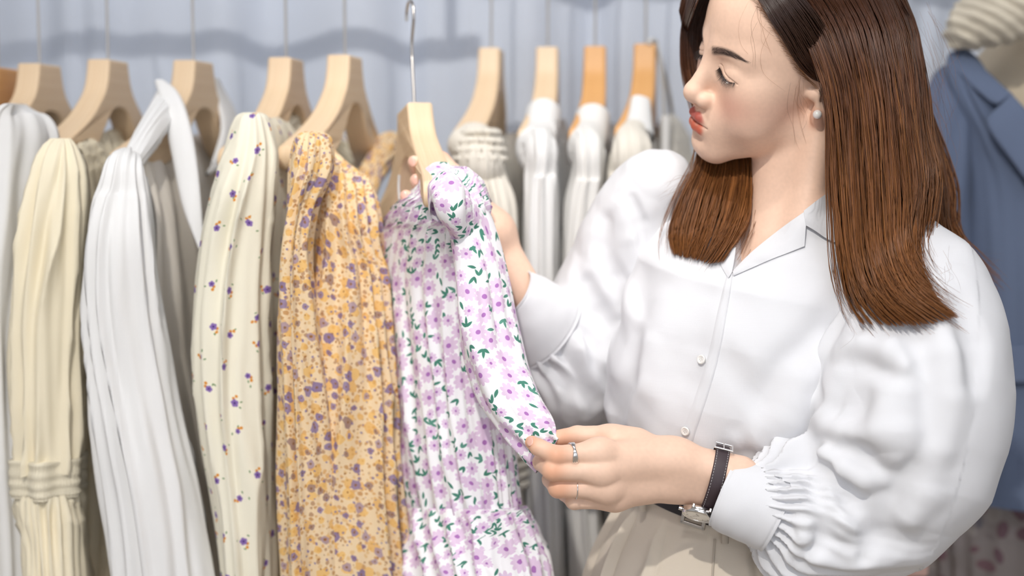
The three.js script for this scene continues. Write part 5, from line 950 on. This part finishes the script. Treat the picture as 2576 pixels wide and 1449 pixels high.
  const gl = new THREE.CylinderGeometry(0.0148, 0.0148, 0.0006, 48); gl.translate(0, 0.0056, 0); obj('crystal', gl, new THREE.MeshPhysicalMaterial({ color: 0xffffff, transmission: 1, thickness: 0, roughness: 0.02, ior: 1.5 }), w);
  const cr = new THREE.CylinderGeometry(0.0022, 0.0022, 0.0035, 16); cr.rotateZ(Math.PI / 2); cr.translate(-0.0195, 0.0015, 0); obj('crown', cr, M.silver, w);
  for (const sx of [-1, 1]) for (const sz of [-1, 1]) { const l = box(0.003, 0.0045, 0.009, sx * 0.0088, 0.0005, sz * 0.0165, 0.001); obj('lug', l, M.silver, w); }
}
// ---------------------------------------------------------------- the dress she holds up
const hF = hanger(1043, 272, 'pale wooden hanger lifted off the rail with the lilac floral dress', { z: 1.7, yaw: -17, roll: 11, hookLen: 0.112, short: true });
{
  const t = thing('dress', 'white dress printed with lilac daisies and green leaves, held up by its sleeve', 'dress');
  const gath = (seed, n, amp, fineN, fineA) => { const p = pleats({ n, amp, seed, drift: 0.5, sharp: 0.6, top: 0.25 }); return (u, v, th, len, q) => p(u, v, th, len, q) + fineA * Math.sin(u * Math.PI * 2 * fineN + 5 * noise(u * 12, v * 4, seed)) * smooth(0.02, 0.2, v); };
  obj('bodice', clothTube([[P(1080, 432, 1.585), P(1150, 440, 1.515), 0.02], [P(1056, 470, 1.64), P(1176, 482, 1.507), 0.036], [P(1022, 520, 1.7), P(1190, 532, 1.502), 0.046], [P(986, 566, 1.76), P(1194, 580, 1.512), 0.05], [P(972, 700, 1.79), P(1200, 700, 1.545), 0.056], [P(986, 900, 1.785), P(1216, 900, 1.54), 0.06], [P(1004, 1100, 1.78), P(1238, 1100, 1.535), 0.062], [P(1018, 1280, 1.78), P(1262, 1286, 1.53), 0.06]], { nu: 260, nv: 150, fold: gath(71, 13, 0.006, 44, 0.0011) }), M.daisy, t);
  obj('skirt', clothTube([[P(1018, 1274, 1.78), P(1264, 1280, 1.528), 0.062], [P(1014, 1300, 1.78), P(1276, 1300, 1.522), 0.068], [P(1022, 1380, 1.785), P(1302, 1380, 1.51), 0.078], [P(1034, 1470, 1.79), P(1326, 1470, 1.5), 0.085], [P(1044, 1660, 1.79), P(1350, 1660, 1.49), 0.09]], { nu: 260, nv: 60, fold: gath(75, 12, 0.007, 50, 0.0006) }), M.daisy, t);
  const sl = clothTube(overArm(hF, 0.112, [[P(1136, 560, 1.53), P(1216, 545, 1.512), 0.031], [P(1150, 620, 1.535), P(1246, 606, 1.515), 0.036], [P(1158, 720, 1.525), P(1276, 706, 1.505), 0.04], [P(1166, 830, 1.515), P(1294, 806, 1.495), 0.042], [P(1182, 930, 1.505), P(1318, 896, 1.48), 0.042], [P(1212, 1020, 1.49), P(1348, 972, 1.46), 0.038], [P(1258, 1092, 1.47), P(1374, 1036, 1.44), 0.03], [P(1306, 1146, 1.45), P(1390, 1080, 1.428), 0.018], [P(1350, 1188, 1.437), P(1404, 1104, 1.425), 0.007]], { wide: 0.021, deep: 0.024 }), { nu: 130, nv: 150, cap: 'bottom', fold: (u, v, th, len) => { const w = smooth(0.25, 0.75, v); return 0.003 * noise(Math.cos(th) * 1.5, Math.sin(th) * 1.5, v * 4 + 3) + w * 0.007 * (noise(Math.cos(th) * 2.2 + 4, Math.sin(th) * 2.2, v * 5) - 0.35 * Math.abs(Math.sin(u * 16 + v * 5))) * (1 - smooth(0.93, 1, v)) - 0.0035 * Math.exp(-(((u - 0.62 - 0.04 * v) / 0.03) ** 2)) * smooth(0.08, 0.2, v); } });
  obj('sleeve', sl, M.daisy, t);
  obj('neck_binding', roundTube([P(1092, 430, 1.59), P(1068, 470, 1.61), P(1036, 500, 1.66), P(1012, 520, 1.7), P(1000, 500, 1.76), P(998, 450, 1.8)], 0.0026, 40, 8), M.daisy, t);
  obj('tie_cord', roundTube([P(1004, 440, 1.66), P(1003, 475, 1.66), P(1008, 515, 1.655), P(1014, 530, 1.652), P(1012, 552, 1.65), P(1015, 574, 1.65)], 0.0016, 30, 8), M.white, t);
  obj('tie_cord', roundTube([P(1008, 515, 1.655), P(1018, 508, 1.652), P(1016, 522, 1.652), P(1006, 522, 1.654)], 0.0018, 20, 8), M.white, t);
}
// ---------------------------------------------------------------- mannequin, jacket, scarf, skirt
M.linen = cloth(0xd8c8ae, { weaveSize: 0.03, bump: 0.0003 }); M.slate = cloth(0x66728a, { weaveSize: 0.025, bump: 0.0003, rough: 0.8 }); M.knit = cloth(0xe6dcc8, { weaveSize: 0.06, bump: 0.002 }); M.garden = cloth(0xffffff, { map: GARDEN, mapSize: 0.3, weaveSize: 0.03 });
M.brass = new THREE.MeshStandardMaterial({ color: 0xc9a24a, roughness: 0.3, metalness: 1 }); M.blush = new THREE.MeshStandardMaterial({ color: 0xd9b3a6, roughness: 0.5 });
{
  const t = thing('mannequin', 'beige linen-covered mannequin torso wearing the blue-grey jacket', 'mannequin');
  const q = union([ellF(P(2740, 330, 2.08), [0.16, 0.2, 0.085]), coneF(P(2560, 220, 2.08), P(2920, 220, 2.08), 0.06, 0.06), coneF(P(2740, 240, 2.06), P(2740, -120, 2.04), 0.07, 0.055), ellF(P(2740, 900, 2.1), [0.13, 0.36, 0.09])], 0.08);
  const b = bounds([P(2400, -160, 2.05), P(3050, -160, 2.05), P(2740, 1600, 2.1), P(2740, 300, 2.22), P(2740, 300, 1.95)], 0.05);
  obj('torso', surfaceNets(q, b[0], b[1], 0.008), M.linen, t);
  const base = P(2740, 1400, 2.1); obj('stand', roundTube([V(base.x, 0.02, base.z), V(base.x, 0.4, base.z), V(base.x, 0.9, base.z)], 0.016, 12, 14), M.brass, t);
  const f = new THREE.CylinderGeometry(0.16, 0.17, 0.02, 40); f.translate(base.x, 0.01, base.z); obj('foot', f, M.brass, t);
}
{
  const t = thing('jacket', 'blue-grey tailored jacket with notched lapels on the mannequin', 'jacket');
  const soft = (u, v, th, len) => 0.006 * noise(Math.cos(th) * 2, Math.sin(th) * 2, v * 4) + 0.004 * noise(Math.cos(th) * 5, v * 3, 2);
  obj('front_panel', clothTube([[P(2392, 140, 2.0), P(2440, 132, 1.99), 0.012], [P(2372, 176, 1.99), P(2484, 186, 1.97), 0.03], [P(2390, 250, 1.99), P(2550, 250, 1.955), 0.04], [P(2420, 340, 1.99), P(2630, 340, 1.945), 0.045], [P(2430, 460, 1.99), P(2730, 460, 1.94), 0.05], [P(2430, 700, 1.99), P(2790, 700, 1.93), 0.06], [P(2420, 1000, 2.0), P(2810, 1000, 1.94), 0.065], [P(2396, 1246, 2.0), P(2830, 1276, 1.94), 0.07]], { nu: 110, nv: 110, fold: soft }), M.slate, t);
  obj('sleeve', clothTube([[P(2380, 170, 2.02), P(2410, 176, 2.0), 0.014], [P(2346, 220, 2.02), P(2440, 240, 1.98), 0.04], [P(2326, 330, 2.02), P(2452, 340, 1.97), 0.052], [P(2318, 520, 2.02), P(2450, 520, 1.965), 0.055], [P(2322, 760, 2.02), P(2446, 760, 1.96), 0.054], [P(2340, 960, 2.01), P(2450, 960, 1.95), 0.05], [P(2356, 1120, 2.0), P(2450, 1120, 1.94), 0.045]], { nu: 80, nv: 90, fold: (u, v, th) => 0.007 * noise(Math.cos(th) * 2 + 5, Math.sin(th) * 2, v * 5) }), M.slate, t);
  const flat = (name, pts) => obj(name, clothTube(pts, { nu: 60, nv: 40, power: 0.7, fold: (u, v) => 0.0015 * Math.sin(v * 6 + u * 3) }), M.slate, t);
  flat('collar', [[P(2398, 138, 1.985), P(2432, 126, 1.985), 0.006], [P(2404, 172, 1.96), P(2462, 158, 1.96), 0.007], [P(2440, 214, 1.94), P(2504, 196, 1.935), 0.006], [P(2486, 256, 1.92), P(2532, 226, 1.915), 0.006], [P(2512, 262, 1.91), P(2546, 240, 1.91), 0.003]]);
  flat('lapel', [[P(2482, 300, 1.915), P(2546, 240, 1.91), 0.004], [P(2496, 336, 1.905), P(2580, 272, 1.9), 0.006], [P(2540, 400, 1.895), P(2640, 330, 1.89), 0.006], [P(2600, 480, 1.885), P(2710, 400, 1.88), 0.006], [P(2740, 640, 1.87), P(2780, 560, 1.87), 0.004]]);
  flat('pocket_flap', [[P(2478, 872, 1.935), P(2680, 866, 1.885), 0.004], [P(2478, 900, 1.933), P(2680, 896, 1.883), 0.006], [P(2476, 950, 1.93), P(2680, 946, 1.88), 0.006], [P(2476, 962, 1.93), P(2680, 958, 1.88), 0.003]]);
}
{
  const s = chainF([P(2402, 92, 1.97), P(2440, 66, 1.95), P(2510, 26, 1.93), P(2620, -30, 1.92), P(2780, -40, 1.93)], [0.012, 0.03, 0.044, 0.056, 0.06], 0.02);
  const f = (x, y, z) => s(x, y, z) - 0.003 * noise(x * 40, y * 60, z * 40) - 0.0018 * Math.sin((x * 0.6 + y) * 420) , b = bounds([P(2402, 92, 1.97), P(2620, -30, 1.92), P(2780, -40, 1.93)], 0.08);
  tag(obj('scarf', surfaceNets(f, b[0], b[1], 0.005), M.knit), 'cream knitted scarf round the neck of the mannequin', 'scarf');
}
{
  const k = obj('skirt', clothTube([[P(2330, 1236, 2.06), P(2860, 1236, 2.02), 0.1], [P(2306, 1330, 2.06), P(2890, 1330, 2.02), 0.12], [P(2290, 1449, 2.06), P(2920, 1449, 2.02), 0.13], [P(2260, 1760, 2.06), P(2960, 1760, 2.02), 0.15]], { nu: 140, nv: 50, fold: pleats({ n: 15, amp: 0.012, seed: 88, top: 0.4 }) }), M.garden);
  tag(k, 'grey and burgundy floral skirt below the blue-grey jacket', 'skirt');
}
{
  const t = thing('side_table', 'small brass side table with a pale pink top beside the skirt', 'side table');
  const a = P(2252, 1378, 2.0), top = box(0.1, 0.03, 0.2, a.x - 0.03, a.y, a.z, 0.006); obj('top', top, M.blush, t);
  const prof = [[0.0, 0], [0.05, 0], [0.05, 0.02], [0.02, 0.04], [0.012, 0.2], [0.012, a.y - 0.12], [0.026, a.y - 0.1], [0.014, a.y - 0.075], [0.03, a.y - 0.05], [0.016, a.y - 0.03], [0.02, a.y - 0.016]].map((q) => new THREE.Vector2(...q));
  const l = new THREE.LatheGeometry(prof, 32); l.translate(a.x + 0.005, 0, a.z - 0.02); obj('leg', l, M.brass, t);
}
renderer.render(scene, camera);
